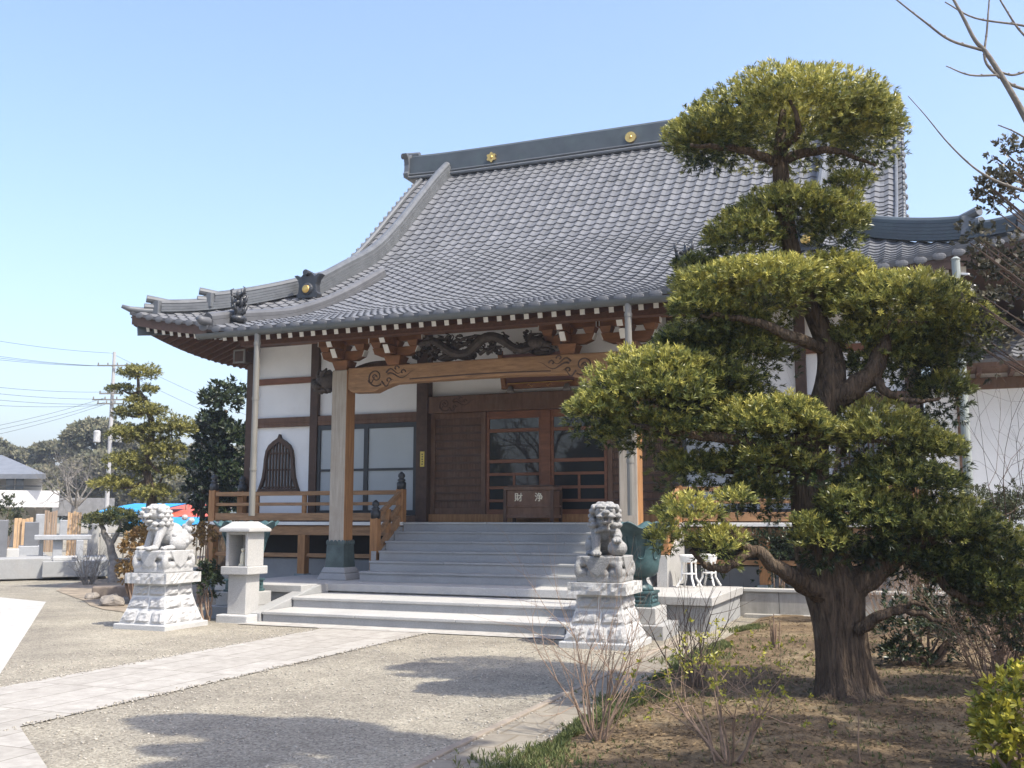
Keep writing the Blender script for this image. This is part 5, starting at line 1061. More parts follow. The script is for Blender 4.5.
pads = px_pads([  # last value tones each pad: upper ones painted sunlit, lower ones shaded
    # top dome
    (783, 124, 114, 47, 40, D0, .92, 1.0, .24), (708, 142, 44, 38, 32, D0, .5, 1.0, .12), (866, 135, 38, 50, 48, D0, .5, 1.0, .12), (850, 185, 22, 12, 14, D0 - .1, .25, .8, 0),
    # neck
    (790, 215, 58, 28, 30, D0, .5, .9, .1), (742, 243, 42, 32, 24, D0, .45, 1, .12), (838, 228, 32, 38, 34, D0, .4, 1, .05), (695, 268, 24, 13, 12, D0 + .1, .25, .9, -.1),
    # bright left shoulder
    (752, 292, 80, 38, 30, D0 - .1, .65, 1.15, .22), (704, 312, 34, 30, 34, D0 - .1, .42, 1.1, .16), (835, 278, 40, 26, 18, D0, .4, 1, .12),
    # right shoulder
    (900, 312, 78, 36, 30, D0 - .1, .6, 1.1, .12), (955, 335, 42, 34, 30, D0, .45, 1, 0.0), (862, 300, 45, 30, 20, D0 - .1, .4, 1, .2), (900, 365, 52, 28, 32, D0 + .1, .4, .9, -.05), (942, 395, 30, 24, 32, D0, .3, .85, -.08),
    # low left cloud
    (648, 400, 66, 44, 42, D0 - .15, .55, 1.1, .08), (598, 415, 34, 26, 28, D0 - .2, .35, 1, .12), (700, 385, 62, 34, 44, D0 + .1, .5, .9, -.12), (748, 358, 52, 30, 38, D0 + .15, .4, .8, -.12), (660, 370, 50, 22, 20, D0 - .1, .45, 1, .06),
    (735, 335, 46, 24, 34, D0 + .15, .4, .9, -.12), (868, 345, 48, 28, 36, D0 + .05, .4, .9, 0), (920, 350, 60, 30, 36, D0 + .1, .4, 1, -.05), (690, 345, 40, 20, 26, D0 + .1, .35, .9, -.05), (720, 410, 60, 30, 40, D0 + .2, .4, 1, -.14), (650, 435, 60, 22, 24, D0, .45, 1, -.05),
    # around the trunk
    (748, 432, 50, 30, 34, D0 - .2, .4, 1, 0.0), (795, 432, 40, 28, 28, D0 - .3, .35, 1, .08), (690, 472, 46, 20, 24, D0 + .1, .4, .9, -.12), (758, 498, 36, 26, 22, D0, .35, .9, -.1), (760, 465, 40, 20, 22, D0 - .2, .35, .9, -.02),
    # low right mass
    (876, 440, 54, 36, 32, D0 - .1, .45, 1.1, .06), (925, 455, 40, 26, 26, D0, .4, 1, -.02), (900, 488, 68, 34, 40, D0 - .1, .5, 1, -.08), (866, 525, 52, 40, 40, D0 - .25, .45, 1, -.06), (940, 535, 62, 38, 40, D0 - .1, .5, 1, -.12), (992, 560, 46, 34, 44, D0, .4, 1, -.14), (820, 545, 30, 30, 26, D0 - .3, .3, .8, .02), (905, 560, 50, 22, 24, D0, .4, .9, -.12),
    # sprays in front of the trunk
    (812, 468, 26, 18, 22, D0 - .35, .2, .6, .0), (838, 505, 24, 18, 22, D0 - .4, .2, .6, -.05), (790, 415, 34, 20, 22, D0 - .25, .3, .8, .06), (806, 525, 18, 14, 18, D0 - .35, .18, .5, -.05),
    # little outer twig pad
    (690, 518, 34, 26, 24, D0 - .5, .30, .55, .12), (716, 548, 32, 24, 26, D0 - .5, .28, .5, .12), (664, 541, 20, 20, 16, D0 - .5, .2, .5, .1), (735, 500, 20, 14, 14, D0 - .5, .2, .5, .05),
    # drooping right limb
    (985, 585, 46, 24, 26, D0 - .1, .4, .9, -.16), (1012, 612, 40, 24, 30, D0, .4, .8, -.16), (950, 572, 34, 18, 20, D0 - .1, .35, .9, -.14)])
foliage('crown', [L_POD], pod, pads, 2500, 12, 0.052, 0.0095, (0.2, 1.0), 0.6, (0.30, 0.22), dict(hole=0.07, rough=0.17, freq=2.6, shell=0.55), lighter=0.46)

# off to the right of the view: a second trained tree whose shade falls on the gravel, and a bare tree reaching in from above
sp_ = thing('podocarpus_tree', 'trained yew pine standing out of view at the right, its shade lying on the gravel', 'tree', (2.6, 4.4, 0))
b = MB(); limb(b, [(2.6, 4.4, -0.1, .26), (2.5, 4.45, 2.0, .2), (2.1, 4.6, 4.5, .16), (1.6, 4.8, 7.0, .12), (1.2, 4.9, 8.6, .05)], 6, 12, 0.02)
limb(b, [(2.0, 4.7, 5.4, .1), (1.0, 5.0, 6.4, .07), (0.1, 5.4, 7.0, .04)], 5, 8); b.build('trunk', BARK, sp_, smooth=True)
def shade_point(px, py, h): p = at(px, py, z=0); return np.array([p[0], p[1], 0]) + np.array(sdir) * (h / sdir[2])
pads = [(shade_point(px, py, h), rx, .4, .35, rf, 1.7, .05) for px, py, h, rx, rf in ((265, 728, 7.6, .75, .36), (210, 722, 7.4, .5, .22), (330, 745, 7.8, .75, .4), (395, 752, 8.0, .6, .26), (225, 752, 7.2, .5, .2), (330, 775, 7.6, 1.1, .5), (420, 745, 8.3, .4, .15), (300, 800, 7.4, 1.3, .6))]
pads += [(shade_point(px, py, h), rx, .35, .3, rf, .5, 0) for px, py, h, rx, rf in ((760, 735, 6.2, .8, .4), (850, 750, 6.4, .8, .4), (930, 722, 6.0, .8, .4), (965, 690, 6.0, .7, .4), (690, 775, 6.6, .7, .35), (800, 770, 6.8, .9, .4), (880, 700, 5.6, .5, .3), (980, 740, 6.4, .8, .5))]
foliage('crown', [L_POD], sp_, pads, 1000, 12, 0.10, 0.02, (0.25, 1.15), 0.5, (0.3, 0.2), dict(hole=0.04, rough=0.3))

# niwaki at the left and other planting beyond the lion
def lcrown(root, rows, m, per, nl, L, W, tone=(0.3, 0.2), **kw): return foliage('crown', [m], root, px_pads(rows), per, nl, L, W, (0.3, 1.2), 0.6, tone, kw)
nb_ = at(150, 556, D=29); nb_[2] = 0
nw = thing('niwaki_pine', 'tall cloud-pruned pine with many small golden-green pads left of the hall', 'tree', nb_)
b = MB(); limb(b, [(*nb_[:2], -0.1, .17), P3(150, 520, 29, .15), P3(152, 495, 29, .13), P3(146, 465, 29, .11), P3(152, 430, 29, .09), P3(147, 405, 29, .07), P3(139, 390, 29, .05), P3(138, 372, 29, .03)], 5, 8, 0.01)
for (x0, y0, x1, y1) in ((146, 470, 126, 466), (148, 480, 116, 488), (150, 440, 172, 434), (150, 440, 130, 436), (146, 412, 126, 415), (148, 462, 168, 474), (150, 500, 165, 470), (140, 392, 122, 390)):
    limb(b, [P3(x0, y0, 29, .06), P3((x0 + x1) / 2, (y0 + y1) / 2 + 3, 29, .045), P3(x1, y1, 29, .02)], 4, 6)
b.build('trunk', BARK, nw, smooth=True)
D = 29
lcrown(nw, [(138, 374, 23, 10, 5, D, .5, 1, .25), (121, 389, 16, 5, 4, D, .35, 1, 0), (149, 391, 10, 6, 5, D, .3, 1, .1), (136, 402, 12, 7, 5, D, .35, 1, .15), (126, 414, 15, 9, 6, D, .4, 1, .05), (151, 413, 17, 11, 8, D, .5, 1, .2), (128, 436, 22, 12, 7, D, .6, 1, .1), (150, 432, 18, 10, 10, D, .5, 1, 0), (175, 431, 20, 14, 9, D, .55, 1, .15), (164, 452, 22, 14, 11, D, .6, 1, .2), (126, 464, 23, 13, 8, D, .6, 1, .2), (170, 473, 15, 8, 6, D, .4, 1, .1), (115, 485, 24, 9, 7, D, .6, 1, .25), (152, 495, 22, 10, 8, D, .6, 1, .2), (145, 470, 16, 9, 10, D, .4, .9, -.05)], L_PINE, 620, 9, 0.09, 0.026, (0.34, 0.2), hole=0.05, rough=0.2, freq=2.5, shell=.7)
nb_ = at(112, 583, z=0)
n2 = thing('niwaki_pine', 'small low cloud-pruned pine with a grey crooked trunk in front of the graves', 'tree', nb_)
b = MB(); D = 26; limb(b, [(*nb_[:2], -0.1, .13), P3(113, 560, D, .11), P3(110, 545, D, .09), P3(104, 532, D, .07), P3(100, 522, D, .03)], 5, 8, 0.01); limb(b, [P3(110, 546, D, .07), P3(118, 532, D, .05), P3(122, 520, D, .02)], 4, 6); b.build('trunk', BARK_G, n2, smooth=True)
lcrown(n2, [(98, 522, 16, 8, 6, D, .4, 1, -.02), (118, 518, 20, 9, 7, D, .5, 1, -.05), (135, 532, 14, 9, 8, D, .4, .9, -.2)], L_PINE, 600, 10, 0.09, 0.024, (0.25, 0.2), hole=0.08)
bb = at(222, 560, D=31); bb[2] = 0
et = thing('evergreen_tree', 'dark dense evergreen tree against the left end of the temple hall', 'tree', bb)
b = MB(); limb(b, [(*bb[:2], -0.1, .2), P3(222, 520, 31, .16), P3(224, 460, 31, .1), P3(226, 410, 31, .04)], 5, 8, 0.02); limb(b, [P3(202, 545, 31, .1), P3(203, 500, 31, .08), P3(210, 450, 31, .03)], 4, 6); b.build('trunk', BARK, et, smooth=True)
D = 31; lcrown(et, [(226, 405, 22, 26, 26, D, .8, .8, .15), (212, 428, 18, 18, 20, D, .6, .7, .1), (232, 445, 24, 26, 30, D, .9, 1.1, -.05), (216, 470, 24, 24, 30, D, .9, 1.1, -.1), (236, 485, 18, 22, 30, D, .8, 1.1, -.1), (200, 492, 14, 20, 26, D, .6, .8, 0), (206, 400, 8, 8, 8, D, .3, .6, .2), (222, 508, 26, 14, 14, D, .7, 1, -.1), (203, 440, 12, 14, 18, D, .4, .6, .1)], L_DARK, 150, 8, 0.17, 0.075, (0.35, 0.25), hole=0.22, rough=0.35)
def shrub(name, label, cat, rows, m, per, nl, L, W, tone=(0.35, 0.2), group=None, stems=6, D=None, tm=TWIG, root=None, **kw):
    c = np.array(root) if root is not None else np.mean([at(r[0], r[1], D=r[5]) for r in rows], 0); base = np.array([c[0], c[1], 0]); 
    if base[0] > -2.6 and base[1] < 16.9: base[2] = float(bedz(np.array([base[0]]), np.array([base[1]]))[0])
    t = thing(name, label, cat, base, group); b = MB()
    for r in rows:
        q = at(r[0], r[1], D=r[5])
        for k in range(stems):
            e = q + rng.normal(0, 0.25, 3) * np.array([r[2], r[2], r[3]]) * r[5] / FPX; limb(b, [(*(base + rng.normal(0, 0.05, 3) * [1, 1, 0] - UP * 0.05), .018), (*((base + e) / 2 + rng.normal(0, .06, 3)), .013), (*e, .005)], 3, 5)
    b.build('stems', tm, t); foliage('leaves', [m], t, px_pads(rows), per, nl, L, W, (0.3, 1.2), 0.45, tone, kw); return t
shrub('clipped_azalea', 'rusty clipped shrub in front of the red canopy, behind the side-on lion', 'shrub', [(136, 552, 14, 20, 22, 19, .4, 1, 0), (147, 538, 14, 14, 16, 19.3, .4, 1, .05), (128, 572, 12, 12, 14, 19, .3, 1, 0)], L_RUST, 420, 8, 0.07, 0.03, hole=0.08)
shrub('clipped_azalea', 'rusty clipped shrub between the side-on lion and the tan veranda post', 'shrub', [(203, 538, 12, 14, 16, 19.5, .35, 1, 0)], L_RUST, 420, 8, 0.07, 0.03, hole=0.08)
shrub('dark_shrub', 'small dark green shrub tucked between the two-tier plinth and the side-on lion', 'shrub', [(207, 583, 13, 22, 16, 16.2, .3, 1, 0)], L_DARK, 900, 8, 0.06, 0.03, hole=0.05)
# round evergreens and clipped trees at the right
shrub('round_evergreen', 'round dark evergreen shrub immediately left of the big tree trunk by the kerb wall', 'shrub', [(778, 556, 32, 36, 42, 17.2, .42, 1, 0)], L_DARK, 620, 8, 0.06, 0.022, hole=0.06)
shrub('round_evergreen', 'dark evergreen shrub seen just right of the big trunk above the kerb wall', 'shrub', [(895, 566, 34, 22, 24, 16.4, .4, 1, 0), (955, 562, 34, 22, 24, 16.0, .4, 1, 0)], L_DARK, 520, 8, 0.06, 0.022, hole=0.06)
shrub('clipped_hedge', 'broad olive hedge rounded on top around the foot of the metal pole', 'hedge', [(985, 520, 48, 36, 50, 13.4, .6, 1, 0), (1030, 520, 45, 36, 60, 13.2, .6, 1, 0), (940, 545, 40, 26, 30, 13.6, .6, 1, 0)], L_OLIVE, 560, 8, 0.05, 0.016, hole=0.05, rough=0.12)
shrub('clipped_tree', 'small olive clipped tree in two tiers against the annex side of the hall', 'tree', [(915, 432, 34, 20, 16, 14.6, .45, 1, 0.05), (928, 480, 30, 14, 12, 14.6, .4, 1, 0), (900, 455, 28, 16, 20, 14.8, .4, .9, -.1)], L_OLIVE, 560, 8, 0.05, 0.016, hole=0.06, rough=0.15, tm=BARK)
shrub('evergreen_shrub', 'straggly dark evergreen shrub on the soil right of the big trunk', 'shrub', [(920, 632, 42, 38, 40, 11.0, .5, 1.1, -.05), (898, 655, 20, 20, 18, 10.9, .3, 1, 0), (955, 630, 30, 28, 34, 11.1, .35, 1, 0)], L_DARK, 560, 8, 0.06, 0.02, (0.4, 0.25), hole=0.25, rough=0.35, stems=9)
shrub('evergreen_shrub', 'dark dense evergreen shrub at the right edge under the drooping branches', 'shrub', [(1005, 608, 44, 36, 46, 10.6, .5, .8, 0), (965, 600, 30, 26, 30, 11.2, .4, .6, .05), (1035, 650, 40, 40, 40, 9.6, .4, .7, 0)], L_DARK, 620, 8, 0.055, 0.02, (0.4, 0.25), hole=0.2, rough=0.3, stems=8)
shrub('yellow_green_shrub', 'glossy yellow-green shrub cut off by the lower right corner', 'shrub', [(1030, 735, 50, 68, 60, 6.6, .45, 1, .12), (1000, 745, 22, 36, 40, 6.5, .22, 1, .05)], L_YEL, 760, 7, 0.06, 0.028, (0.45, 0.25), hole=0.05, rough=0.15)
shrub('leafy_tree', 'loose dark-leaved tree leaning in at the upper right edge', 'tree', [(1010, 205, 34, 46, 36, 8.2, .3, .45, .1), (992, 190, 24, 26, 26, 8.1, .25, .45, .1), (1005, 155, 22, 22, 18, 8.1, .2, .45, .15), (982, 240, 22, 26, 24, 8.2, .25, .4, .05), (990, 345, 26, 30, 40, 8.3, .25, .25, 0),  (1005, 265, 34, 26, 40, 8.2, .3, .4, 0), (1030, 300, 40, 60, 60, 8.4, .4, .4, -.1), (985, 305, 18, 30, 30, 8.2, .2, .25, 0)], leafmat('grey_green_leaf', (0.03, 0.034, 0.022), (0.17, 0.15, 0.10), 0.4), 900, 6, 0.05, 0.024, (0.4, 0.3), hole=0.18, rough=0.4, stems=4, tm=TWIG_D, root=(3.7, 7.0, 0))
# bare planting
def bare(name, label, cat, base, n, H, spread_, r, depth, kids, m, group=None, leaves=None, up=0.3, bend=0.22, sp=0.5):
    base = np.array(base, float)
    if base[0] > -2.6 and base[1] < 16.9: base[2] = float(bedz(np.array([base[0]]), np.array([base[1]]))[0])
    t = thing(name, label, cat, base, group); b = MB(); tips = []
    for k in range(n):
        a = rng.uniform(0, 6.28); d = np.array([math.cos(a) * spread_, math.sin(a) * spread_, 1]); tips += twig(b, base + np.array([math.cos(a), math.sin(a), 0]) * rng.uniform(0, .08) - UP * .04, d, H * rng.uniform(.45, .75), r * rng.uniform(.7, 1.1), depth, kids, bend, up, 5, sp, 4)
    b.build('stems', m, t)
    if leaves:
        lm, cnt, L, W, tone = leaves; tp = np.array([p for p, d in tips]); td = np.array([d for p, d in tips]); idx = rng.integers(0, len(tp), cnt)
        q, ri = leaf_quads(tp[idx] + rng.normal(0, .015, (cnt, 3)), td[idx] + rng.normal(0, .4, (cnt, 3)), 4, L, W); mesh_from_quads('leaves', q, rng.normal(tone, .2, len(q)), lm, t)
    return t
bare('bare_shrub', 'bare reddish many-stemmed shrub in front of the front-facing lion pedestal', 'shrub', at(597, 745, z=0), 20, 1.05, .45, .008, 2, 2, TWIG, 'bare shrubs in the planting bed')
bare('bare_shrub', 'dark twiggy bare shrub at the grass border beside the paver strip', 'shrub', at(692, 696, z=0), 18, 0.95, .3, .008, 1, 2, TWIG_D, 'bare shrubs in the planting bed')
bare('low_shrub', 'low straggly shrub with few small yellowish leaves in the foreground bed', 'shrub', at(728, 765, z=0), 12, 0.72, .5, .011, 2, 2, TWIG, None, (L_YEL, 260, .03, .014, .5), sp=.8)
bare('cut_canes', 'clump of short upright pale canes before the kerb wall', 'shrub', at(775, 652, z=0), 9, 0.62, .12, .014, 0, 0, TWIG, None, up=.6, bend=.05)
bare('bare_shrub', 'dense brownish bare shrub between the big trunk and the kerb wall', 'shrub', at(905, 640, D=12.2) * [1, 1, 0], 34, 1.25, .55, .009, 2, 3, TWIG, 'bare shrubs in the planting bed', sp=.7)
bare('bare_shrub', 'low spreading brown bare shrub above the yellow-green corner shrub', 'shrub', at(990, 690, z=0), 30, 0.85, .75, .008, 2, 3, TWIG, 'bare shrubs in the planting bed', (L_BROWN, 250, .03, .015, .4), sp=.8)
bare('bare_shrub', 'bare grey shrub beside the low graveyard kerb at far left', 'shrub', at(88, 585, z=0), 26, 1.1, .5, .012, 1, 3, BARK_G, None, sp=.6)
bare('sapling', 'single thin stick rising from the soil before the big tree', 'sapling', at(866, 768, z=0), 1, 0.7, .12, .01, 0, 0, TWIG)
# bare branches reaching in at the top right
bb = thing('bare_tree', 'smooth grey bare branches reaching in from above at the top right corner', 'tree', (3.6, 6.2, 0)); b = MB(); DD = 6.0
limb(b, [(3.6, 6.2, -.1, .16), (3.5, 6.2, 2.2, .12), P3(1130, 330, DD, .07), P3(1075, 215, DD, .034), P3(1024, 115, DD, .020), P3(990, 58, DD, .015), P3(975, 40, DD, .012), P3(962, 15, DD, .01), P3(940, -25, DD, .006)], 5, 8)
limb(b, [P3(1130, 330, DD, .05), P3(1100, 200, DD, .035), P3(1075, 100, DD, .022), P3(1058, 55, DD, .016), P3(1050, 10, DD, .008)], 5, 8)
for pts in ([(982, 50, .012), (950, 40, .010), (925, 22, .008), (897, 0, .006), (880, -15, .004)], [(1000, 78, .012), (985, 60, .01), (987, 30, .008), (990, -10, .005)], [(1000, 75, .010), (970, 75, .007), (946, 66, .004)], [(996, 70, .012), (1010, 84, .012), (1035, 92, .012)], [(1030, 70, .010), (1012, 75, .009), (996, 70, .008)], [(1054, 33, .012), (1020, 25, .009), (975, 18, .007), (945, 2, .005)], [(1059, 60, .012), (1024, 35, .009), (1005, 8, .007), (995, -10, .005)], [(1068, 201, .016), (1015, 188, .011), (980, 172, .008), (950, 145, .006), (925, 115, .004), (908, 96, .003)], [(1040, 147, .01), (1015, 132, .006), (998, 125, .004)]):
    Sx = limb(b, [P3(x, y, DD, r * .8) for x, y, r in pts], 5, 6)
    for k in range(3, len(Sx) - 1, 3): b.ell(Sx[k, :3] + UP * Sx[k, 3] * .6, Sx[k, 3] * 1.25, nu=6, nv=5)
b.build('branches', BARK_G, bb, smooth=True)
rt2 = thing('bare_sapling', 'thin twiggy bare bush in front of the white annex wall', 'shrub', at(1040, 600, D=9.5) * [1, 1, 0]); b = MB(); base = at(1040, 600, D=9.5) * [1, 1, 0]
for k in range(9): twig(b, base + rng.normal(0, .05, 3) * [1, 1, 0], (-.25 + rng.normal(0, .12), rng.normal(0, .15), 1), rng.uniform(1.3, 2.2), .009, 2, 2, .3, .15, 5, .6, 5)
b.build('stems', TWIG_D, rt2)
# behind the camera: a bare cherry whose branches show in the door glass
ct = thing('bare_tree', 'big bare tree out of view whose branches reflect in the door panes', 'tree', (-15.5, -3, 0)); b = MB()
limb(b, [(-15.5, -3, -.1, .3), (-15.4, -3, 1.2, .24), (-15.3, -3.1, 2.4, .2)], 4, 10)
for k in range(7): a = k * .9; twig(b, (-15.3, -3.1, 2.3), (math.cos(a) * .9, math.sin(a) * .9, .8), 3.2, .12, 3, 2, .35, .15, 6, .7, 5)
b.build('trunk', TWIG_D, ct)

# grass border, moss and litter on the bed
def scatter(n, xf, L, W, nl, mats_, name, tone, lay, lift_=0.0, spread=(0.1, 0.7)):
    x, y = xf(n); z = bedz(x, y); p = np.stack([x, y, z + lift_], 1)
    ax = np.tile(np.array([[0, 0, 1.]]), (len(x), 1)) + rng.normal(0, .25, (len(x), 3)) if not lay else rng.normal(0, 1, (len(x), 3)) * [1, 1, .15]
    q, ri = leaf_quads(p, ax, nl, L, W, spread)
    if lay: q[..., 2] = np.maximum(q[..., 2], (z + .004)[ri][:, None] + rng.uniform(0, .012, q.shape[:2]))
    t = rng.normal(tone, .2, len(x)); tag(mesh_from_quads(name, q, t[ri], mats_, None), kind='stuff')
def border(n):
    y = 3 + 12.2 * rng.random(n * 2); k = pnoise(np.stack([y * 0, y, y * 0], 1), 2.3) > -.45; y = y[k][:n]; n = len(y)
    w_ = .10 + .06 * np.sin(y * 2.3) + .05 * np.sin(y * 5.1); return -2.52 + rng.normal(0, 1, n) * w_, y
scatter(4600, border, .055, .008, 7, L_GRASS, 'grass_border', .4, False)
def patches(n): x = rng.uniform(-2.4, 2.5, n * 3); y = rng.uniform(4, 16.5, n * 3); k = pnoise(np.stack([x, y, 0 * x], 1), 1.7) > .35; return x[k][:n], y[k][:n]
scatter(2200, patches, .035, .006, 6, L_GRASS, 'grass_patches', .35, False)
def allbed(n): return rng.uniform(-2.55, 5, n), rng.uniform(4, 16.5, n) 
scatter(9000, allbed, .05, .022, 2, L_BROWN, 'leaf_litter', .45, True)
def nearbed(n): return rng.uniform(-2.5, 1.2, n), rng.uniform(4.5, 10.5, n)
scatter(9000, nearbed, .035, .012, 2, L_BROWN, 'leaf_litter', .5, True)
st = MB()
for k in range(4000):
    x, y = rng.uniform(-9.5, -2.7), rng.uniform(4.6, 12.8); 
    r = rng.uniform(.006, .014)
    if -8.26 < x < -6.54 and rng.random() < .9: continue
    st.ell((x, y, r * .3), (r * rng.uniform(.8, 1.4), r, r * .7), nu=6, nv=4)
for xe in (-8.24, -6.56, -3.13, -2.66):
    for k in range(420):
        x, y = xe + rng.normal(0, .035), rng.uniform(4.6, 12.9); r = rng.uniform(.006, .013); st.ell((x, y, r * .3 + .01), (r * rng.uniform(.8, 1.4), r, r * .7), nu=6, nv=4)
tag(st.build('loose_gravel', mat('pebble', (0.36, 0.33, 0.275), 0.9, 0.6, 40), smooth=True), kind='stuff')

# ------------------------------------------------------------------ far left: garden edge, graveyard, house, pole, wood
def rock(px, py, s, lab, z=0):
    c = at(px, py, z=z); t = MB(); t.ell((c[0], c[1], s * .25), (s, s * .8, s * .5), nu=16, nv=10)
    t.v = [tuple(np.array(v) * 1 + 0.22 * s * np.array([mn.noise(Vector(v) * (1.6 / s) + Vector((9, 0, 0))), mn.noise(Vector(v) * (1.6 / s)), mn.noise(Vector(v) * (1.6 / s) + Vector((0, 7, 0)))])) for v in t.v]
    return tag(t.build('garden_rock', mat('garden_stone', (0.25, 0.22, 0.185), 0.9, 0.4, 6, 0.6, 20), origin=(c[0], c[1], 0)), lab, 'rock', 'rocks edging the left garden bed')
rock(112, 606, .26, 'rounded brown rock lying left of the side-on lion pedestal, the largest there'); rock(129, 603, .17, 'small dark rock right against the side-on lion pedestal'); rock(92, 599, .16, 'small low rock at the left tip of the garden bed')
sheet('garden_soil', [g2(56, 591), g2(72, 597), g2(84, 601), g2(90, 606), g2(104, 610), g2(128, 613), g2(170, 602), g2(215, 592), g2(215, 578), g2(160, 576), g2(110, 577), g2(80, 582), g2(66, 586)], 0.01, mat('garden_earth', (0.27, 0.22, 0.16), 0.95, 0.4, 3, 0.8, 30))
c = at(92, 598, z=0); c2 = at(140, 597, z=0); t = MB(); t.bar((c[0], c[1], .11), (c2[0], c2[1], .11), .3, .24); tag(t.build('garden_kerb', mat('brown_kerb_stone', (0.19, 0.155, 0.125), 0.9, 0.3, 5, 0.4, 20), bevel=.03, origin=(c[0], c[1], 0)), 'long brown edging stone at the front of the left garden bed', 'kerb')
def ups(name, lab, cat, x0, x1, y0, y1, D, dep, m, group=None, bevel=.02):
    """A block standing at distance D, spanning picture columns x0..x1 and rows y0(top)..y1."""
    a = at(x0, y1, D=D); b_ = at(x1, y0, D=D); c = (a + b_) / 2; vd = c[:2] / np.linalg.norm(c[:2]); vr = np.array([vd[1], -vd[0]]); wd = (x1 - x0) * D / FPX; t = MB()
    z0, z1 = at((x0 + x1) / 2, y1, D=D)[2], at((x0 + x1) / 2, y0, D=D)[2]
    t.add([tuple(c[:2] + vr * u * wd / 2 + vd * (v * dep)) + (z,) for z in (z0, z1) for u, v in ((-1, 0), (1, 0), (1, 1), (-1, 1))], [(0, 3, 2, 1), (4, 5, 6, 7), (0, 1, 5, 4), (1, 2, 6, 5), (2, 3, 7, 6), (3, 0, 4, 7)])
    o = t.build(name, m, bevel=bevel, origin=(c[0], c[1], z0)); return tag(o, lab, cat, group) if lab else o
GRAVE = mat('grave_stone', (0.36, 0.37, 0.38), 0.5, 0.2, 3, speck=.2, speck_scale=150); GRAVE_D = mat('dark_grave_stone', (0.15, 0.155, 0.165), 0.35, 0.2, 3)
PLANK = mat('bare_plank', (0.52, 0.35, 0.20), 0.8, 0.3, 4, stretch=(8, 8, 1)); PLANK_D = mat('old_plank', (0.33, 0.24, 0.17), 0.85, 0.3, 4, stretch=(8, 8, 1))
ups('graveyard_kerb', 'long low granite kerb of the graveyard at the far left edge', 'kerb', -60, 45, 559, 580, 25.9, 5, GRANITE_D); ups('graveyard_kerb', 'shorter granite kerb with a white slab, right end of the graveyard', 'kerb', 45.5, 106, 561, 577, 26.5, 4, GRANITE_D)
ups('stone_slab', 'flat white slab lying on the right graveyard kerb', 'slab', 54, 76, 557, 561, 26.6, 1, STONE_W)
tb2 = thing('stone_table', 'grey stone offering table on two legs among the graves', 'table', at(62, 556, D=28))
for nm, q in (('top', (37, 89, 535, 540, 27.9, .5)), ('leg', (53, 62, 540, 559, 28, .3)), ('leg', (76, 83, 540, 559, 28, .3)), ('leg', (39, 43, 540, 559, 28, .3))):
    o = ups(nm, None, None, *q, GRAVE); w0 = o.location.copy(); o.parent = tb2; o.location = w0 - tb2.location
for q, lab, m in (((19, 38, 546, 560, 28.5, .9), 'wide grey grave plinth behind the kerb', GRAVE), ((25, 38, 522, 546, 28.7, .5), 'dark grey upright gravestone on the wide grave plinth', GRAVE_D), ((-2, 7, 520, 562, 27, .5), 'dark gravestone at the very left edge of the view', GRAVE_D), ((4, 18, 549, 562, 27.2, .4), 'short pale stone post near the left edge', STONE_W), ((36, 46, 514, 536, 33, .6), 'grey gravestone half hidden behind the plank rack', GRAVE), ((60, 70, 520, 536, 33, .6), 'grey gravestone between the two plank racks', GRAVE), ((88, 98, 524, 560, 31, .5), 'pale gravestone right of the stone table', GRANITE), ((100, 110, 534, 560, 31.5, .5), 'pale gravestone behind the small low pine', GRANITE)):
    ups('gravestone', lab, 'gravestone', *q, m, 'gravestones at the far left')
def rack(lab, x0, x1, y0, y1, D, m, n):
    t = thing('memorial_plank_rack', lab, 'plank rack', at((x0 + x1) / 2, y1, D=D), 'racks of memorial planks')
    for k in range(n):
        w_ = (x1 - x0) / n; o = ups('plank', None, None, x0 + k * w_, x0 + (k + .8) * w_, y0 + rng.uniform(0, 3), y1, D + rng.uniform(0, .1), .05, m, bevel=0); w0 = o.location.copy(); o.parent = t; o.location = w0 - t.location
rack('brown bundle of tall memorial planks behind the stone table', 44, 57, 510, 552, 29.5, PLANK_D, 5); rack('fresh tan bundle of tall memorial planks right of the stone table legs', 67, 81, 511, 558, 29.2, PLANK, 5); rack('thin yellowish memorial sticks beside the dark gravestone', 14, 33, 516, 548, 29.8, PLANK, 5)
for (q, lab) in (((55, 112, 498, 516, 60, .3), 'long grey far wall behind the graves'),):
    ups('far_wall', lab, 'wall', *q, mat('far_grey_wall', (0.19, 0.19, 0.19), 0.9))
hb = at(10, 540, D=55); hb[2] = 0; ho = thing('house', 'two-storey cream house with a grey hipped roof at the far left', 'house', hb)
def hp(name, m, *q):
    o = ups(name, None, None, *q, m, bevel=0); w0 = o.location.copy(); o.parent = ho; o.location = w0 - Vector(hb); return o
HW = mat('house_wall', (0.46, 0.44, 0.39), 0.9, 0.05); hp('wall', HW, -70, 35, 474, 548, 55.5, 7); hp('balcony', mat('house_white', (0.56, 0.55, 0.53), 0.85, .04), -70, 53, 490, 507, 53.5, 1.9)
hp('lower_wall', mat('house_lower', (0.30, 0.28, 0.26), 0.9), 35.5, 48, 507, 548, 56, 5); wn = hp('window', mat('house_window', (0.10, 0.13, 0.15), 0.1, spec=.8), 7, 23, 475, 489.5, 55.42, .1)  # lower wall is a darker grey-brown than the main house wall
hp('window_frame', HW, 14.5, 15.5, 474.5, 490, 55.36, .05); hp('window', MATS['house_window'], -30, -8, 475, 489.5, 55.42, .1); hp('railing', BLACKM, -60, 36, 485, 486, 53.7, .03)
a = [at(x, y, D=d) for x, y, d in ((-90, 474, 54), (46, 474, 54), (46, 474, 64), (-90, 474, 64))]; e = [at(x, 455, D=59) for x in (-60, 2)]; b = MB()
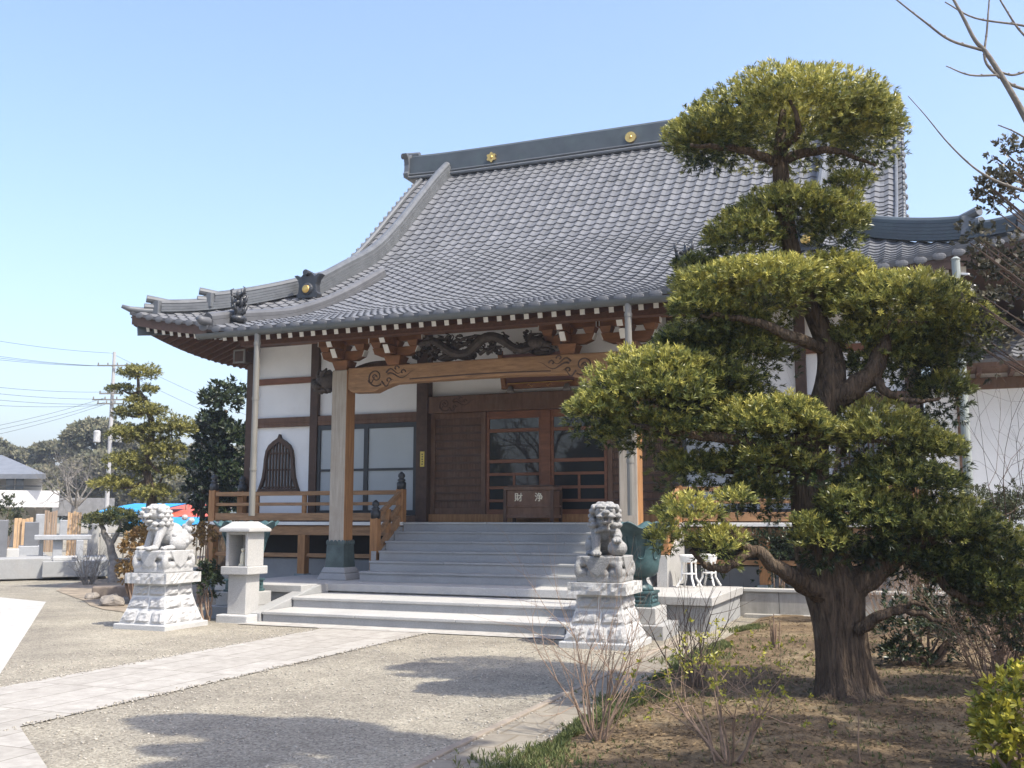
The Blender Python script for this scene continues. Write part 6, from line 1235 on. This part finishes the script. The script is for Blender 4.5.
b.add([*a, *e, *[p - UP * .25 for p in a]], [(0, 1, 5, 4), (1, 2, 5), (2, 3, 4, 5), (3, 0, 4), (6, 7, 1, 0), (7, 8, 2, 1), (8, 9, 3, 2), (9, 6, 0, 3), (9, 8, 7, 6)]); b.build('roof', mat('house_roof', (0.16, 0.17, 0.185), 0.6, .2, 2), ho)
shrub('garden_shrub', 'rounded green shrub below the balcony at the left edge', 'shrub', [(6, 520, 20, 24, 16, 40, .8, 1, 0)], L_OLIVE, 60, 8, .16, .06, hole=.05)
# canopies
def canopy(lab, x0, x1, y0, y1, D, dep, m, grp=None, slope=.5):
    t = thing('tarpaulin_canopy', lab, 'canopy', at((x0 + x1) / 2, 560, D=D) * [1, 1, 0], grp); b = MB(); G = 14
    zt, zb = at(0, y0, D=D)[2], at(0, y1, D=D)[2]; vs = []
    for q in (0, .03):
        for j in range(6):
            for i in range(G + 1):
                p = at(x0 + (x1 - x0) * i / G, y1, D=D)[:2] + FW[:2] * dep * j / 5; z = zb + (zt - zb) * (j / 5) ** .8 - .06 * math.sin(i / G * 3 * math.pi) ** 2 * (1 - j / 5) - q; vs.append((p[0], p[1], z))
    M_ = (G + 1) * 6; f1 = [(j * (G + 1) + i, j * (G + 1) + i + 1, (j + 1) * (G + 1) + i + 1, (j + 1) * (G + 1) + i) for j in range(5) for i in range(G)]
    b.add(vs, f1 + [tuple(M_ + v for v in f[::-1]) for f in f1]); b.build('sheet', m, t)
    for x in (x0, x1):
        for d in (.05, dep - .05): p = at(x, y1, D=D)[:2] + FW[:2] * d; q = MB(); q.tube([(p[0], p[1], 0), (p[0], p[1], zb + (zt - zb) * (d / dep) - .03)], .03, 6); q.build('pole', PIPE, t)
BLUE = mat('blue_tarpaulin', (0.025, 0.28, 0.62), 0.5, 0.25, 2.0, .3, 6, spec=.4); RED = mat('red_tarpaulin', (0.62, 0.10, 0.05), 0.55, 0.25, 2.0, .3, 6, spec=.4)
canopy('upper bright blue tarpaulin canopy behind the cloud-pruned pines', 92, 150, 502, 513, 36, 4, BLUE); canopy('red tarpaulin canopy glimpsed between pine and dark evergreen', 133, 209, 503, 516, 38, 4, RED); canopy('lower bright blue tarpaulin sheet under the red canopy', 124, 197, 517, 524, 35, 2.4, BLUE)
# utility pole with its wires
pb = at(106, 520, D=48); pb[2] = 0; up_ = thing('utility_pole', 'tall pale concrete utility pole with crossarms rising above the far trees', 'utility pole', pb)
b = MB(); tp = at(110.5, 352, D=48); tp[:2] = pb[:2]; b.tube([(pb[0], pb[1], -.1), (pb[0], pb[1], 5), tuple(tp)], [.11, .10, .07], 12); b.build('shaft', mat('pole_concrete', (0.38, 0.375, 0.365), 0.85, .1, 2), up_)
def arm(y, w_): 
    z = at(108, y, D=48)[2]; q = MB(); a = np.array([pb[0], pb[1], z]); q.bar(tuple(a - RT * w_ * .8 - FW * .15), tuple(a + RT * w_ * .8 - FW * .15), .055, .06)
    for s in np.linspace(-w_ * .75, w_ * .75, 4): q.lathe(tuple((a + RT * s - FW * .15)[:2]), [(.03, z + .03), (.035, z + .1), (.02, z + .15)], 8)
    q.build('crossarm', PIPE, up_); return z
arms = [(366, .9), (394, .7), (400, 1.1), (404, .8)]; zs = [arm(*q) for q in arms]
a = at(105, 432, D=48); a[:2] = pb[:2]; z0 = a[2] - .5
for s in (-.55, .5): q = MB(); q.lathe(tuple((a + RT * s - FW * .2)[:2]), [(.15, z0), (.16, z0 + .04), (.16, z0 + .5), (.1, z0 + .56)], 12); q.build('transformer', mat('transformer_paint', (0.42, 0.42, 0.41), .6), up_, bevel=.01)
def wire(p0, p1, sag):
    q = MB(); p0 = np.array(p0); p1 = np.array(p1); q.tube([tuple(p0 + (p1 - p0) * t - UP * sag * 4 * t * (1 - t)) for t in np.linspace(0, 1, 16)], .008, 5)
    o = q.build('power_cable', BLACKM, origin=tuple(p0)); return tag(o, 'thin dark power cable strung from the utility pole across the sky', 'cable', 'power cables on the utility pole')
for (x0, y0, x1, y1) in ((-60, 330, 110, 353), (-60, 346, 106, 366), (-60, 349, 110, 366), (-60, 352, 113, 366), (-60, 380, 106, 392), (-60, 386, 106, 399), (-60, 393, 106, 404), (-60, 401, 104, 405), (-60, 436, 104, 398), (-60, 440, 105, 402), (-60, 446, 106, 404), (-60, 449, 106, 455)):
    wire(at(x0, y0, D=40), at(x1, y1, D=48), .15)
for (x0, y0, x1, y1) in ((111, 353, 300, 435), (111, 366, 300, 450), (112, 402, 300, 470)): wire(at(x0, y0, D=48), at(x1, y1, D=60), .2)
# bare tree and the wooded rise
bt_ = at(72, 545, D=48); bt_[2] = 0; t = thing('bare_tree', 'pale bare tree with a rounded twiggy crown behind the graves', 'tree', bt_); b = MB(); limb(b, [(*bt_[:2], -.1, .2), (*bt_[:2], 1.6, .16), (bt_[0] + .1, bt_[1], 2.4, .12)], 4, 8)
for k in range(9): a = k * .7; twig(b, (bt_[0] + .1, bt_[1], 2.0), (math.cos(a) * .7, math.sin(a) * .7, .9), 1.3, .06, 3, 3, .25, .15, 5, .55, 4)
b.build('trunk', BARK_G, t)
g = MB(); hx = np.linspace(-600, 200, 70); vs = []
for x in hx:
    h = 14 + 7 * math.sin(x * .013) + 4 * math.sin(x * .041 + 1); 
    for y, f in ((190, 0), (260, .7), (330, 1), (430, .9)): vs.append((x, y, h * f - .5))
g.add(vs, [(i * 4 + k, (i + 1) * 4 + k, (i + 1) * 4 + k + 1, i * 4 + k + 1) for i in range(69) for k in range(3)]); tag(g.build('hills', mat('far_hill', (0.075, 0.085, 0.055), 0.95, .4, .08), smooth=True), kind='structure')
wr = [(95, 440, 26, 16, 40, 92, 3.0, 1, 0), (60, 455, 28, 14, 40, 100, 3, 1, -.05), (20, 462, 30, 12, 40, 105, 3, 1, .05), (-25, 458, 36, 18, 40, 105, 3, 1, 0), (130, 450, 30, 20, 50, 95, 3, 1, .05), (165, 462, 30, 18, 50, 98, 3, 1, -.05), (205, 465, 34, 20, 50, 100, 3, 1, 0), (245, 470, 34, 20, 50, 104, 3, 1, 0), (-75, 462, 36, 20, 44, 108, 3, 1, 0), (40, 480, 40, 12, 40, 90, 3, 1, 0), (110, 475, 36, 16, 40, 86, 3, 1, .08), (0, 485, 40, 12, 30, 92, 3, 1, 0), (-50, 480, 40, 12, 30, 92, 3, 1, 0), (160, 490, 50, 16, 30, 86, 3, 1, 0), (75, 495, 40, 14, 24, 86, 3, 1, 0)]
tag(foliage('woodland', [L_FAR], None, px_pads(wr), 60, 8, .5, .24, (.3, 1.3), .5, (.4, .25), dict(hole=.08, rough=.3, freq=.5)), kind='stuff')
back = [(np.array([x, y, 0.]), 6, 7 + 2 * math.sin(x), 1, 4, 1, 0) for x, y in ((-60, -20), (-48, -30), (-36, -38), (-24, -42), (-10, -45), (4, -45), (18, -42))]
tag(foliage('woodland', [L_FAR], None, back, 14, 8, .9, .45, (.3, 1.3), .5, (.4, .25), dict(hole=.05, rough=.3, freq=.4)), kind='stuff')

# ------------------------------------------------------------------ the thin spring haze
hz = MB(); hz.box(-680, 680, -680, 680, -1.0, 40.0)
vm = bpy.data.materials.new('haze_air'); vm.use_nodes = True; vn = vm.node_tree.nodes; vn.remove(vn['Principled BSDF'])
pv = vn.new('ShaderNodeVolumePrincipled'); pv.inputs['Color'].default_value = (0.86, 0.92, 1.0, 1); pv.inputs['Density'].default_value = 0.0010; pv.inputs['Anisotropy'].default_value = 0.3
vm.node_tree.links.new(pv.outputs[0], vn['Material Output'].inputs['Volume'])
tag(hz.build('haze', vm), kind='stuff')
SC.cycles.volume_bounces = 0
for o in bpy.data.objects:
    if '_o' in o: del o['_o']
